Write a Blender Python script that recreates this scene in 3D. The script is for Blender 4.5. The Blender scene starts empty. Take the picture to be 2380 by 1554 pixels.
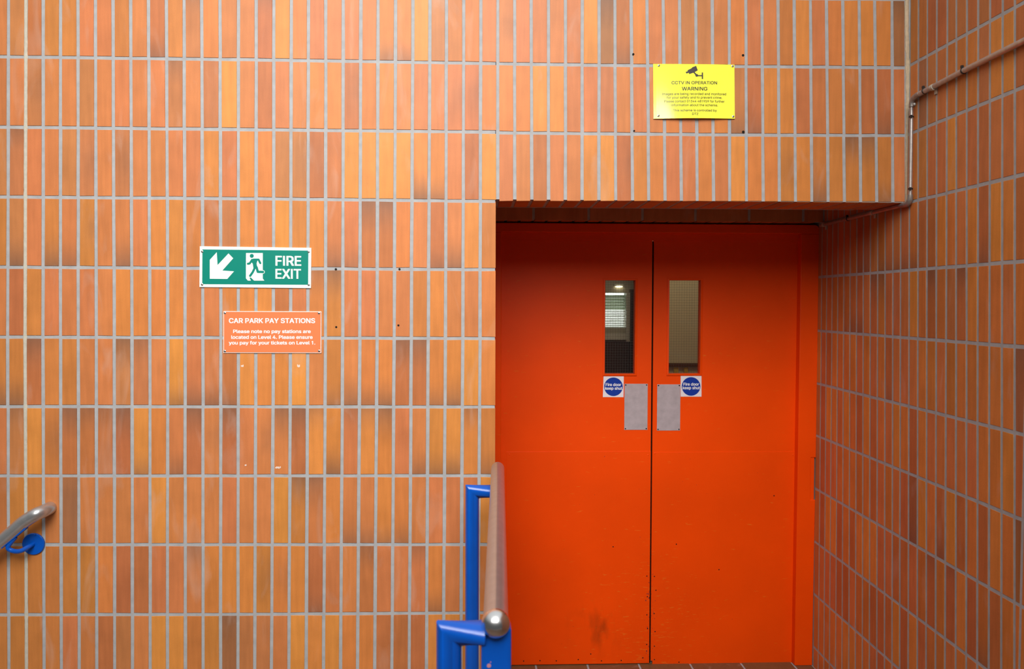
import bpy, math, random
from mathutils import Vector

random.seed(7)
scene = bpy.context.scene
C = scene.collection

# ------------------------------------------------------------------ camera
FPX, YAW, PITCH, ROLL = 1996.31, 0.0398, -0.0326, 0.003
ZF = 2.69                                   # height of the first course joint above the landing
CAM = Vector((1.7473, -3.2764, ZF - 0.9205))
XR = 3.4056                                 # face of the right-hand wall
fwd = Vector((math.sin(YAW) * math.cos(PITCH), math.cos(YAW) * math.cos(PITCH), math.sin(PITCH)))
r0 = Vector((math.cos(YAW), -math.sin(YAW), 0))
u0 = r0.cross(fwd)
RT = math.cos(ROLL) * r0 + math.sin(ROLL) * u0
UP = -math.sin(ROLL) * r0 + math.cos(ROLL) * u0
cam_data = bpy.data.cameras.new('camera')
cam = bpy.data.objects.new('camera', cam_data)
C.objects.link(cam)
m = cam.matrix_world.copy()
for i in range(3):
    m[i][0], m[i][1], m[i][2], m[i][3] = RT[i], UP[i], -fwd[i], CAM[i]
cam.matrix_world = m
cam_data.sensor_width = 36
cam_data.lens = FPX / 2380 * 36
cam_data.dof.use_dof = True
cam_data.dof.focus_distance = 3.5
cam_data.dof.aperture_fstop = 5.0
cam_data.clip_start = 0.05
scene.camera = cam

# ------------------------------------------------------------------ sky, daylight, exposure
scene.view_settings.view_transform = 'Standard'
scene.view_settings.look = 'None'
scene.view_settings.exposure = 0.0
scene.view_settings.gamma = 1.0
world = bpy.data.worlds.new('overcast_sky')
scene.world = world
world.use_nodes = True
wt = world.node_tree
bg = wt.nodes['Background']
bg.inputs[0].default_value = (0.93, 0.97, 1.0, 1)
tc_ = wt.nodes.new('ShaderNodeTexCoord'); sx_ = wt.nodes.new('ShaderNodeSeparateXYZ')
mr_ = wt.nodes.new('ShaderNodeMapRange'); mr_.interpolation_type = 'SMOOTHSTEP'       # overcast sky: brightest overhead
mr_.inputs[1].default_value, mr_.inputs[2].default_value = 0.15, 0.95
mr_.inputs[3].default_value, mr_.inputs[4].default_value = 0.085, 0.80
wt.links.new(tc_.outputs['Generated'], sx_.inputs[0]); wt.links.new(sx_.outputs['Z'], mr_.inputs[0]); wt.links.new(mr_.outputs[0], bg.inputs[1])
la = bpy.data.lights.new('daylight_opening', 'AREA')
la.shape = 'RECTANGLE'
la.size, la.size_y = 3.0, 3.0
la.spread = math.radians(78)
la.energy = 80
la.color = (1.0, 0.985, 0.96)
lo = bpy.data.objects.new('daylight_opening', la)
lo.location = (1.25, -3.8, ZF + 1.70)
lo.rotation_euler = (Vector((1.20, 0, ZF - 0.55)) - lo.location).to_track_quat('-Z', 'Y').to_euler()
C.objects.link(lo)

# ------------------------------------------------------------------ picking points of the place
def ray(x, y):
    a, b = (x - 1190) / FPX, (y - 777) / FPX
    return fwd + a * RT - b * UP

def at(x, y, Y):                            # point on the plane Y = const
    d = ray(x, y)
    return CAM + d * ((Y - CAM.y) / d.y)

def rw(x, y, off=0.0):                      # point on the right wall (or off from it)
    d = ray(x, y)
    return CAM + d * ((XR - off - CAM.x) / d.x)

# ------------------------------------------------------------------ helpers
def lin(r, g, b):
    f = lambda c: (c / 255 / 12.92) if c <= 10 else ((c / 255 + 0.055) / 1.055) ** 2.4
    return (f(r), f(g), f(b))

def link(o, parent=None):
    C.objects.link(o)
    if parent is not None:
        o.parent = parent
    return o

def tag(o, label=None, cat=None, group=None, kind=None):
    if label: o['label'] = label
    if cat: o['category'] = cat
    if group: o['group'] = group
    if kind: o['kind'] = kind
    return o

def empty(name, loc, label, cat, group=None, kind=None):
    global _lift
    _lift = 0
    o = bpy.data.objects.new(name, None)
    o.location = loc
    o.empty_display_size = 0.05
    link(o)
    return tag(o, label, cat, group, kind)

def smooth_path(pts, n=6):
    P = [Vector(p) for p in pts]; out = []
    for k in range(len(P) - 1):
        p0, p1, p2, p3 = P[max(k - 1, 0)], P[k], P[k + 1], P[min(k + 2, len(P) - 1)]
        for q in range(n):
            t = q / n
            out.append(0.5 * ((2 * p1) + (p2 - p0) * t + (2 * p0 - 5 * p1 + 4 * p2 - p3) * t * t + (3 * p1 - p0 - 3 * p2 + p3) * t ** 3))
    return out + [P[-1]]

class MB:
    """collects faces; build() links them as ONE mesh object (world coordinates, moved to the parent's frame)"""
    def __init__(s):
        s.v, s.f, s.m, s.c = [], [], [], []
    def face(s, pts, mat=0, cols=None):
        i = len(s.v)
        s.v += [tuple(p) for p in pts]
        s.f.append(tuple(range(i, i + len(pts))))
        s.m.append(mat)
        s.c.append(cols)
    def box(s, a, b, mat=0):
        x0, y0, z0 = (min(a[k], b[k]) for k in range(3))
        x1, y1, z1 = (max(a[k], b[k]) for k in range(3))
        P = [(x0, y0, z0), (x1, y0, z0), (x1, y1, z0), (x0, y1, z0), (x0, y0, z1), (x1, y0, z1), (x1, y1, z1), (x0, y1, z1)]
        i = len(s.v)
        s.v += P
        for q in ((0, 3, 2, 1), (4, 5, 6, 7), (0, 1, 5, 4), (1, 2, 6, 5), (2, 3, 7, 6), (3, 0, 4, 7)):
            s.f.append(tuple(i + k for k in q)); s.m.append(mat); s.c.append(None)
    def slab(s, quad, depth, mat=0):         # quad of points (TL TR BR BL seen from -Y), extruded by the vector depth
        i = len(s.v)
        n = len(quad)
        d = Vector(depth)
        s.v += [tuple(p) for p in quad] + [tuple(Vector(p) + d) for p in quad]
        s.f.append(tuple(i + k for k in range(n))[::-1]); s.m.append(mat); s.c.append(None)
        s.f.append(tuple(i + n + k for k in range(n))); s.m.append(mat); s.c.append(None)
        for k in range(n):
            l = (k + 1) % n
            s.f.append((i + k, i + l, i + n + l, i + n + k)); s.m.append(mat); s.c.append(None)
    def sweep(s, path, r, n=20, caps=True, mat=0):
        path = [Vector(p) for p in path]
        rs = r if isinstance(r, (list, tuple)) else [r] * len(path)
        dirs = [(path[k + 1] - path[k]).normalized() for k in range(len(path) - 1)]
        a = dirs[0].orthogonal().normalized()
        base = len(s.v)
        for k, p in enumerate(path):
            d0 = dirs[max(k - 1, 0)]; d1 = dirs[min(k, len(dirs) - 1)]
            a = (a - d0 * a.dot(d0)).normalized()
            b = d0.cross(a)
            t = (d0 + d1)
            t = t.normalized() if t.length > 1e-6 else d0
            for q in range(n):
                w = 2 * math.pi * q / n
                o = (a * math.cos(w) + b * math.sin(w)) * rs[k]
                o = o - d0 * (o.dot(t) / max(d0.dot(t), 0.2))      # mitre
                s.v.append(tuple(p + o))
            a = (a - d1 * a.dot(d1)).normalized() if k < len(dirs) and abs(a.dot(d1)) < 0.99 else a
        for k in range(len(path) - 1):
            for q in range(n):
                q2 = (q + 1) % n
                s.f.append((base + k * n + q, base + k * n + q2, base + (k + 1) * n + q2, base + (k + 1) * n + q)); s.m.append(mat); s.c.append(None)
        if caps:
            s.f.append(tuple(base + q for q in range(n))[::-1]); s.m.append(mat); s.c.append(None)
            e = base + (len(path) - 1) * n
            s.f.append(tuple(e + q for q in range(n))); s.m.append(mat); s.c.append(None)
    def lathe(s, origin, axis, prof, n=24, mat=0):      # prof: (distance along axis, radius)
        origin, axis = Vector(origin), Vector(axis).normalized()
        a = axis.orthogonal().normalized(); b = axis.cross(a)
        base = len(s.v)
        for h, r in prof:
            for q in range(n):
                w = 2 * math.pi * q / n
                s.v.append(tuple(origin + axis * h + (a * math.cos(w) + b * math.sin(w)) * max(r, 1e-5)))
        for k in range(len(prof) - 1):
            for q in range(n):
                q2 = (q + 1) % n
                s.f.append((base + k * n + q, base + k * n + q2, base + (k + 1) * n + q2, base + (k + 1) * n + q)); s.m.append(mat); s.c.append(None)
        s.f.append(tuple(base + q for q in range(n))[::-1]); s.m.append(mat); s.c.append(None)
        e = base + (len(prof) - 1) * n
        s.f.append(tuple(e + q for q in range(n))); s.m.append(mat); s.c.append(None)
    def build(s, name, mats, parent=None, smooth=0, bevel=0.0):
        mats = mats if isinstance(mats, (list, tuple)) else [mats]
        me = bpy.data.meshes.new(name)
        off = parent_origin(parent)
        me.from_pydata([(v[0] - off[0], v[1] - off[1], v[2] - off[2]) for v in s.v], [], s.f)
        for mt in mats: me.materials.append(mt)
        me.polygons.foreach_set('material_index', s.m)
        if any(c is not None for c in s.c):
            at_ = me.color_attributes.new('tile_tint', 'FLOAT_COLOR', 'CORNER')
            vals = []
            for f, c in zip(s.f, s.c):
                for k in range(len(f)):
                    cc = (0.5, 0.2, 0.08) if c is None else (c[k] if isinstance(c[0], (tuple, list)) else c)
                    vals += [cc[0], cc[1], cc[2], 1.0]
            at_.data.foreach_set('color', vals)
        me.update()
        if smooth:
            me.polygons.foreach_set('use_smooth', [True] * len(me.polygons))
            me.set_sharp_from_angle(angle=math.radians(smooth))
        o = bpy.data.objects.new(name, me)
        link(o, parent)
        if bevel:
            b = o.modifiers.new('bevel', 'BEVEL'); b.width = bevel; b.segments = 2; b.limit_method = 'ANGLE'; b.angle_limit = math.radians(40)
        return o

def parent_origin(p):
    o = Vector((0, 0, 0))
    while p is not None:
        o += Vector(p.location); p = p.parent
    return o

# ------------------------------------------------------------------ materials
def mat(name, col, rough=0.5, metal=0.0, spec=0.5, coat=0.0, noise=0.0, nscale=20.0, bump=0.0, bscale=200.0):
    mt = bpy.data.materials.new(name); mt.use_nodes = True
    nt = mt.node_tree; p = nt.nodes['Principled BSDF']
    p.inputs['Base Color'].default_value = (*col, 1)
    p.inputs['Roughness'].default_value = rough
    p.inputs['Metallic'].default_value = metal
    p.inputs['Specular IOR Level'].default_value = spec
    if coat: p.inputs['Coat Weight'].default_value = coat; p.inputs['Coat Roughness'].default_value = 0.12
    tc = nt.nodes.new('ShaderNodeTexCoord')
    if noise:
        n = nt.nodes.new('ShaderNodeTexNoise'); n.inputs['Scale'].default_value = nscale; n.inputs['Detail'].default_value = 6
        mr = nt.nodes.new('ShaderNodeMapRange'); mr.inputs[1].default_value = 0.3; mr.inputs[2].default_value = 0.7
        mr.inputs[3].default_value = 1 - noise; mr.inputs[4].default_value = 1 + noise
        mx = nt.nodes.new('ShaderNodeVectorMath'); mx.operation = 'SCALE'; mx.inputs[0].default_value = col
        nt.links.new(tc.outputs['Object'], n.inputs['Vector']); nt.links.new(n.outputs['Fac'], mr.inputs[0])
        nt.links.new(mr.outputs[0], mx.inputs['Scale']); nt.links.new(mx.outputs[0], p.inputs['Base Color'])
    if bump:
        n2 = nt.nodes.new('ShaderNodeTexNoise'); n2.inputs['Scale'].default_value = bscale; n2.inputs['Detail'].default_value = 4
        bp = nt.nodes.new('ShaderNodeBump'); bp.inputs['Strength'].default_value = bump; bp.inputs['Distance'].default_value = 0.002
        nt.links.new(tc.outputs['Object'], n2.inputs['Vector']); nt.links.new(n2.outputs['Fac'], bp.inputs['Height'])
        nt.links.new(bp.outputs[0], p.inputs['Normal'])
    return mt

def tile_material():
    mt = bpy.data.materials.new('fired_clay_tile'); mt.use_nodes = True
    nt = mt.node_tree; N = nt.nodes; L = nt.links; p = N['Principled BSDF']
    p.inputs['Roughness'].default_value = 0.42
    p.inputs['Specular IOR Level'].default_value = 0.27
    a = N.new('ShaderNodeAttribute'); a.attribute_name = 'tile_tint'
    tc = N.new('ShaderNodeTexCoord')
    mp = N.new('ShaderNodeMapping'); mp.inputs['Scale'].default_value = (60, 60, 5)
    n1 = N.new('ShaderNodeTexNoise'); n1.inputs['Scale'].default_value = 1.0; n1.inputs['Detail'].default_value = 5
    n2 = N.new('ShaderNodeTexNoise'); n2.inputs['Scale'].default_value = 420; n2.inputs['Detail'].default_value = 2
    n3 = N.new('ShaderNodeTexNoise'); n3.inputs['Scale'].default_value = 9; n3.inputs['Detail'].default_value = 3
    L.new(tc.outputs['Object'], mp.inputs[0]); L.new(mp.outputs[0], n1.inputs['Vector'])
    L.new(tc.outputs['Object'], n2.inputs['Vector']); L.new(tc.outputs['Object'], n3.inputs['Vector'])
    def mr(src, lo_, hi_):
        q = N.new('ShaderNodeMapRange'); q.inputs[1].default_value = 0.25; q.inputs[2].default_value = 0.75
        q.inputs[3].default_value = lo_; q.inputs[4].default_value = hi_
        L.new(src, q.inputs[0]); return q.outputs[0]
    def mul(x, y):
        q = N.new('ShaderNodeMath'); q.operation = 'MULTIPLY'; L.new(x, q.inputs[0]); L.new(y, q.inputs[1]); return q.outputs[0]
    f = mul(mul(mr(n1.outputs['Fac'], 0.90, 1.10), mr(n2.outputs['Fac'], 0.92, 1.08)), mr(n3.outputs['Fac'], 0.90, 1.10))
    sc = N.new('ShaderNodeVectorMath'); sc.operation = 'SCALE'
    L.new(a.outputs['Color'], sc.inputs[0]); L.new(f, sc.inputs['Scale'])
    mp6 = N.new('ShaderNodeMapping'); mp6.inputs['Scale'].default_value = (9, 9, 2.6); mp6.inputs['Rotation'].default_value = (0, 0.5, 0)
    n6 = N.new('ShaderNodeTexNoise'); n6.inputs['Scale'].default_value = 1.0; n6.inputs['Detail'].default_value = 7; n6.inputs['Distortion'].default_value = 1.2
    L.new(tc.outputs['Object'], mp6.inputs[0]); L.new(mp6.outputs[0], n6.inputs['Vector'])
    q6 = N.new('ShaderNodeMapRange'); q6.inputs[1].default_value = 0.60; q6.inputs[2].default_value = 0.80; q6.inputs[3].default_value = 0.0; q6.inputs[4].default_value = 0.28
    L.new(n6.outputs['Fac'], q6.inputs[0])
    mx = N.new('ShaderNodeMix'); mx.data_type = 'RGBA'; mx.inputs['B'].default_value = (0.60, 0.45, 0.36, 1)      # dried lime scuffs
    L.new(q6.outputs[0], mx.inputs['Factor']); L.new(sc.outputs[0], mx.inputs['A']); L.new(mx.outputs['Result'], p.inputs['Base Color'])
    bp = N.new('ShaderNodeBump'); bp.inputs['Strength'].default_value = 0.12; bp.inputs['Distance'].default_value = 0.001
    L.new(n2.outputs['Fac'], bp.inputs['Height']); L.new(bp.outputs[0], p.inputs['Normal'])
    return mt

def paint_material(name, wear_x):
    """orange gloss paint; chips and scratches gather low down beside the meeting edge of the leaves"""
    mt = bpy.data.materials.new(name); mt.use_nodes = True
    nt = mt.node_tree; N = nt.nodes; L = nt.links; p = N['Principled BSDF']
    p.inputs['Roughness'].default_value = 0.42; p.inputs['Specular IOR Level'].default_value = 0.16
    g = N.new('ShaderNodeNewGeometry'); tc = N.new('ShaderNodeTexCoord')
    n1 = N.new('ShaderNodeTexNoise'); n1.inputs['Scale'].default_value = 3.0; n1.inputs['Detail'].default_value = 4
    mp = N.new('ShaderNodeMapping'); mp.inputs['Scale'].default_value = (26, 26, 170)
    n2 = N.new('ShaderNodeTexNoise'); n2.inputs['Scale'].default_value = 1.0; n2.inputs['Detail'].default_value = 3
    mp2 = N.new('ShaderNodeMapping'); mp2.inputs['Scale'].default_value = (150, 150, 70)
    n3 = N.new('ShaderNodeTexNoise'); n3.inputs['Scale'].default_value = 1.0; n3.inputs['Detail'].default_value = 2
    L.new(g.outputs['Position'], n1.inputs['Vector'])
    L.new(g.outputs['Position'], mp.inputs[0]); L.new(mp.outputs[0], n2.inputs['Vector'])
    L.new(g.outputs['Position'], mp2.inputs[0]); L.new(mp2.outputs[0], n3.inputs['Vector'])
    sx = N.new('ShaderNodeSeparateXYZ'); L.new(g.outputs['Position'], sx.inputs[0])
    def mrn(src, a, b, c, d):
        q = N.new('ShaderNodeMapRange'); q.inputs[1].default_value = a; q.inputs[2].default_value = b; q.inputs[3].default_value = c; q.inputs[4].default_value = d
        L.new(src, q.inputs[0]); return q.outputs[0]
    def mth(op, x, y):
        q = N.new('ShaderNodeMath'); q.operation = op
        for k, s_ in enumerate((x, y)):
            if isinstance(s_, (int, float)): q.inputs[k].default_value = s_
            else: L.new(s_, q.inputs[k])
        return q.outputs[0]
    dx = mth('ABSOLUTE', mth('SUBTRACT', sx.outputs['X'], wear_x), 0)
    near = mrn(dx, 0.0, 0.05, 1.0, 0.0)
    near2 = mrn(dx, 0.02, 0.45, 1.0, 0.0)
    low = mrn(sx.outputs['Z'], 0.75, 0.35, 0.0, 1.0)
    chip = mth('MULTIPLY', mth('GREATER_THAN', mth('ADD', n3.outputs['Fac'], mth('MULTIPLY', mth('MULTIPLY', near, low), 0.17)), 0.79), 0.9)
    scr = mth('MULTIPLY', mth('GREATER_THAN', mth('ADD', n2.outputs['Fac'], mth('MULTIPLY', mth('MULTIPLY', near2, low), 0.07)), 0.715), 0.35)
    base = N.new('ShaderNodeVectorMath'); base.operation = 'SCALE'; base.inputs[0].default_value = PAINT
    L.new(mrn(n1.outputs['Fac'], 0.3, 0.7, 0.94, 1.06), base.inputs['Scale'])
    m1 = N.new('ShaderNodeMix'); m1.data_type = 'RGBA'; m1.inputs['B'].default_value = (0.75, 0.22, 0.02, 1)
    L.new(scr, m1.inputs['Factor']); L.new(base.outputs[0], m1.inputs['A'])
    m2 = N.new('ShaderNodeMix'); m2.data_type = 'RGBA'; m2.inputs['B'].default_value = (0.05, 0.02, 0.03, 1)
    L.new(chip, m2.inputs['Factor']); L.new(m1.outputs['Result'], m2.inputs['A']); L.new(m2.outputs['Result'], p.inputs['Base Color'])
    smx = mrn(mth('ABSOLUTE', mth('SUBTRACT', sx.outputs['X'], wear_x - 0.27), 0), 0.02, 0.16, 1.0, 0.0)
    smz = mrn(mth('ABSOLUTE', mth('SUBTRACT', sx.outputs['Z'], 0.18), 0), 0.02, 0.17, 1.0, 0.0)
    mp4 = N.new('ShaderNodeMapping'); mp4.inputs['Scale'].default_value = (16, 16, 7)
    n5 = N.new('ShaderNodeTexNoise'); n5.inputs['Scale'].default_value = 1.0; n5.inputs['Detail'].default_value = 6
    L.new(g.outputs['Position'], mp4.inputs[0]); L.new(mp4.outputs[0], n5.inputs['Vector'])
    sm = mth('MULTIPLY', mth('MULTIPLY', smx, smz), mrn(n5.outputs['Fac'], 0.45, 0.70, 0.0, 0.6))
    m3 = N.new('ShaderNodeMix'); m3.data_type = 'RGBA'; m3.inputs['B'].default_value = (0.16, 0.03, 0.003, 1)
    L.new(sm, m3.inputs['Factor']); L.new(m2.outputs['Result'], m3.inputs['A']); L.new(m3.outputs['Result'], p.inputs['Base Color'])
    mp3 = N.new('ShaderNodeMapping'); mp3.inputs['Scale'].default_value = (260, 260, 12)
    n4 = N.new('ShaderNodeTexNoise'); n4.inputs['Scale'].default_value = 1.0
    L.new(g.outputs['Position'], mp3.inputs[0]); L.new(mp3.outputs[0], n4.inputs['Vector'])
    bp = N.new('ShaderNodeBump'); bp.inputs['Strength'].default_value = 0.10; bp.inputs['Distance'].default_value = 0.001
    L.new(n4.outputs['Fac'], bp.inputs['Height']); L.new(bp.outputs[0], p.inputs['Normal'])
    return mt

def emit(name, col, s):
    mt = bpy.data.materials.new(name); mt.use_nodes = True
    p = mt.node_tree.nodes['Principled BSDF']
    p.inputs['Emission Color'].default_value = (*col, 1); p.inputs['Emission Strength'].default_value = s
    return mt

def glass_material():
    mt = bpy.data.materials.new('wired_glass'); mt.use_nodes = True
    nt = mt.node_tree; N = nt.nodes; L = nt.links
    N.remove(N['Principled BSDF'])
    t = N.new('ShaderNodeBsdfTransparent'); t.inputs[0].default_value = (0.90, 0.93, 0.88, 1)
    g = N.new('ShaderNodeBsdfGlossy'); g.inputs['Roughness'].default_value = 0.03
    fr = N.new('ShaderNodeFresnel'); fr.inputs[0].default_value = 1.5
    mx = N.new('ShaderNodeMixShader')
    L.new(fr.outputs[0], mx.inputs[0]); L.new(t.outputs[0], mx.inputs[1]); L.new(g.outputs[0], mx.inputs[2])
    L.new(mx.outputs[0], N['Material Output'].inputs[0])
    return mt

PAINT = (0.86, 0.066, 0.0)
M = {}
M['tile'] = tile_material()
M['grout'] = mat('cement_grout', (0.385, 0.385, 0.385), 0.9, spec=0.2, noise=0.10, nscale=30, bump=0.3, bscale=300)
M['sealant'] = mat('cream_sealant', (0.52, 0.48, 0.39), 0.7, noise=0.08, nscale=60, bump=0.4, bscale=160)
M['sealant_tan'] = mat('tan_sealant', (0.56, 0.44, 0.29), 0.8, noise=0.12, nscale=60, bump=0.5, bscale=160)
M['blue'] = mat('blue_gloss_paint', (0.0, 0.085, 0.48), 0.22, spec=0.5, noise=0.06, nscale=15, bump=0.12, bscale=60)
M['steel'] = mat('brushed_stainless_steel', (0.54, 0.53, 0.52), 0.30, metal=0.82, noise=0.06, nscale=40, bump=0.06, bscale=400)
M['polished'] = mat('polished_stainless_steel', (0.80, 0.78, 0.76), 0.24, metal=1.0, noise=0.04, nscale=60)
M['galv'] = mat('galvanised_steel', (0.46, 0.42, 0.39), 0.34, metal=0.6, noise=0.12, nscale=60)
M['cast'] = mat('grey_cast_fitting', (0.34, 0.31, 0.28), 0.45, metal=0.6, noise=0.15, nscale=80)
M['plate'] = mat('satin_aluminium_plate', (0.47, 0.41, 0.43), 0.55, metal=0.35, noise=0.10, nscale=30, bump=0.1, bscale=250)
M['black'] = mat('black_plastic', (0.012, 0.012, 0.012), 0.4)
M['dark'] = mat('dark_shadow_gap', (0.01, 0.008, 0.006), 0.9, spec=0.0)
M['white'] = mat('white_plastic', (0.80, 0.80, 0.78), 0.4)
M['photolum'] = mat('photoluminescent_off_white', (0.80, 0.82, 0.74), 0.4)
M['green'] = mat('safety_green_print', (0.0, 0.215, 0.155), 0.35, spec=0.25)
M['sign_orange'] = mat('orange_sign_face', (0.86, 0.195, 0.06), 0.4)
M['yellow'] = mat('glossy_yellow_sign_face', (0.97, 0.95, 0.075), 0.12, coat=0.6)
M['print_black'] = mat('black_print', (0.045, 0.035, 0.03), 0.3)
M['print_white'] = mat('white_print', (0.88, 0.88, 0.87), 0.4)
M['sticker'] = mat('white_sticker', (0.80, 0.76, 0.79), 0.4)
M['sign_blue'] = mat('mandatory_blue_print', (0.0, 0.035, 0.33), 0.35)
M['screw'] = mat('screw_head_metal', (0.55, 0.52, 0.48), 0.3, metal=0.9)
M['screw_dark'] = mat('dark_screw_recess', (0.015, 0.012, 0.010), 0.8, spec=0.1)
M['wire'] = mat('wire_grid', (0.10, 0.09, 0.08), 0.4, metal=0.6)
M['beige'] = mat('beige_painted_plaster', (0.46, 0.39, 0.27), 0.7, noise=0.04, nscale=3)
M['greywall'] = mat('pale_grey_plaster', (0.50, 0.46, 0.40), 0.7, noise=0.04, nscale=3)
M['frosted'] = mat('pale_green_panel', (0.62, 0.66, 0.58), 0.5)
nt_ = M['frosted'].node_tree
tr_ = nt_.nodes.new('ShaderNodeBsdfTranslucent'); tr_.inputs[0].default_value = (0.62, 0.68, 0.58, 1)
mx_ = nt_.nodes.new('ShaderNodeMixShader'); mx_.inputs[0].default_value = 0.65
nt_.links.new(nt_.nodes['Principled BSDF'].outputs[0], mx_.inputs[1]); nt_.links.new(tr_.outputs[0], mx_.inputs[2]); nt_.links.new(mx_.outputs[0], nt_.nodes['Material Output'].inputs[0])
M['brown'] = mat('dark_brown_dado_tile', (0.052, 0.015, 0.008), 0.35)
M['slat'] = mat('grey_louvre_slat', (0.33, 0.31, 0.27), 0.5)
M['crate_yellow'] = mat('mustard_yellow_board', (0.45, 0.27, 0.03), 0.6)
M['residue'] = mat('dried_white_adhesive', (0.80, 0.74, 0.68), 0.8)
M['chip'] = mat('pink_primer', (0.55, 0.22, 0.24), 0.7)
M['glass'] = glass_material()

# ------------------------------------------------------------------ tiled walls
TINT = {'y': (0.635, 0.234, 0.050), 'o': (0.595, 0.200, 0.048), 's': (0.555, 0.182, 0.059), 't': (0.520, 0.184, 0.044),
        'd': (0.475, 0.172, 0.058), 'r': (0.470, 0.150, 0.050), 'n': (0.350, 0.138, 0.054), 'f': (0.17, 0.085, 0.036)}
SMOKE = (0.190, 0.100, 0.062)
def tile_cols(code):
    c = list(TINT[code[0]])
    k = random.uniform(0.95, 1.05); h = random.uniform(-0.05, 0.05)
    c = (c[0] * k, c[1] * k * (1 + h), c[2] * k * (1 - h))
    e = code[1:] or ''
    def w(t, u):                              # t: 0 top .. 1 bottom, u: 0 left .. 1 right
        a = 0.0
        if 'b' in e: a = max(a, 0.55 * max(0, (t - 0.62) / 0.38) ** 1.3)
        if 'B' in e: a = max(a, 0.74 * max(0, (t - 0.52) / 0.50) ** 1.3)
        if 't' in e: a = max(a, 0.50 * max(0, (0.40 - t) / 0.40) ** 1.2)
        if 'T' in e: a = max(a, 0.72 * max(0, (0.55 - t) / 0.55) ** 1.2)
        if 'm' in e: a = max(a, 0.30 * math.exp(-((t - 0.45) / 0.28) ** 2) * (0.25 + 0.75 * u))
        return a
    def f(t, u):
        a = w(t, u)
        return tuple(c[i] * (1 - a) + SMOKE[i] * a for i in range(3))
    return f

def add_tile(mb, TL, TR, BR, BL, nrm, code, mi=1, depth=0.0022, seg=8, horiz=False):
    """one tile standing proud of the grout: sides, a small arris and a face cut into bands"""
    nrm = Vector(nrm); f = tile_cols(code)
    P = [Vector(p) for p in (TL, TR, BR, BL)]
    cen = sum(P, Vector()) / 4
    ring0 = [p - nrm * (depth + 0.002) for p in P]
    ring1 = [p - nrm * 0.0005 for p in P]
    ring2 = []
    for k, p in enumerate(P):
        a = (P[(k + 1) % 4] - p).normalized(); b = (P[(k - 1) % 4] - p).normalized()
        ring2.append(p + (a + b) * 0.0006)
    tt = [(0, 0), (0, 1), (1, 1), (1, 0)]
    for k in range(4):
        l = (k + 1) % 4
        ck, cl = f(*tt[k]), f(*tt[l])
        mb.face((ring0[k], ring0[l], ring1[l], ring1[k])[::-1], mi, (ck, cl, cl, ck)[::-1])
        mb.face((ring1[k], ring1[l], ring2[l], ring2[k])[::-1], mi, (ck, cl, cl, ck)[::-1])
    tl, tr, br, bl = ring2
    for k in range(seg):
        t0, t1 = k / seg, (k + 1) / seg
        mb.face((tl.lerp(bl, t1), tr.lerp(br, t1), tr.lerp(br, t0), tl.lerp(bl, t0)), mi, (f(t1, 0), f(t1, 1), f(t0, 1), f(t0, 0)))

def interp(xs, ys, x):
    if x <= xs[0]: i = 0
    elif x >= xs[-1]: i = len(xs) - 2
    else: i = max(k for k in range(len(xs) - 1) if xs[k] <= x)
    return ys[i] + (ys[i + 1] - ys[i]) * (x - xs[i]) / (xs[i + 1] - xs[i])

HG = 0.0063                                   # half of a joint
ROWX = (60, 600, 1130)
ROWS = {-2: (-191, -183, -175), -1: (-30, -22, -14), 0: (132.2, 138.7, 147), 1: (295.5, 301, 306.5), 2: (457.5, 461.5, 467.3), 3: (620.6, 623.5, 626), 4: (782.9, 784.6, 786.1),
        5: (944.2, 944.6, 945), 6: (1105.3, 1105.1, 1104.9), 7: (1265.3, 1265, 1264.7), 8: (1427.9, 1427, 1423.2), 9: (1590, 1587, 1582),
        10: (1752, 1748, 1741), 11: (1914, 1909, 1900), 12: (2076, 2070, 2059), 13: (2238, 2231, 2218)}
JT = [19.2, 60, 100.1, 140.4, 181, 221.8, 262.7, 303.8, 345.3, 387, 427.8, 468.9, 511.2, 553.8, 595.4, 636.3, 676.6, 716.7, 757, 797.6, 838.2, 878.3, 919.1, 959.2, 998.8, 1037.6, 1077.7, 1117.3]
JM = [17.6, 58, 99.6, 140.2, 181.5, 223.3, 265.2, 306.5, 348.1, 389.5, 429.8, 471.4, 513, 553.8, 594.6, 635.3, 675.1, 715.2, 756.3, 796.4, 836.2, 876.3, 916.1, 955.7, 995.5, 1035.3, 1075.4, 1115.5]
JB = [19.7, 61, 101.6, 142, 183.5, 224.6, 265.9, 307.5, 348.6, 389, 430.5, 471.9, 512.5, 552.8, 592.4, 631.5, 671.8, 712, 752.5, 792.1, 831.7, 871.5, 911.6, 951.7, 991.5, 1031.1, 1071.7, 1111.5]
XE = at(1151.5, 800, 0).x                     # arris of the recess
LINX = (1160, 1400, 1787, 2100)
LROWS = {-2: (-173, -168, -162, -158), -1: (-12, -8, -4.5, -1.5), 0: (147.8, 151.3, 154.4, 157.1), 1: (308, 310.5, 313.7, 314.5), 2: (466.8, 466.6, 467.2, 468.4)}
LT = [1157.1, 1196.2, 1234.8, 1274.8, 1314.3, 1353.4, 1392.5, 1429.6, 1467.9, 1505, 1542.4, 1580.3, 1618.2, 1656.5, 1695.2, 1733.9, 1771.8, 1809.2, 1846.7, 1884.6, 1922.1, 1959.9, 1998.2, 2034.5, 2074]
LB = [1156.8, 1196.3, 1236.1, 1275, 1314, 1352.9, 1392, 1431, 1470, 1508, 1546, 1583.4, 1620.6, 1658.4, 1696.2, 1735.4, 1774.1, 1811.6, 1849, 1887, 1925, 1962.8, 2000.3, 2038, 2075.3]

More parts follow.
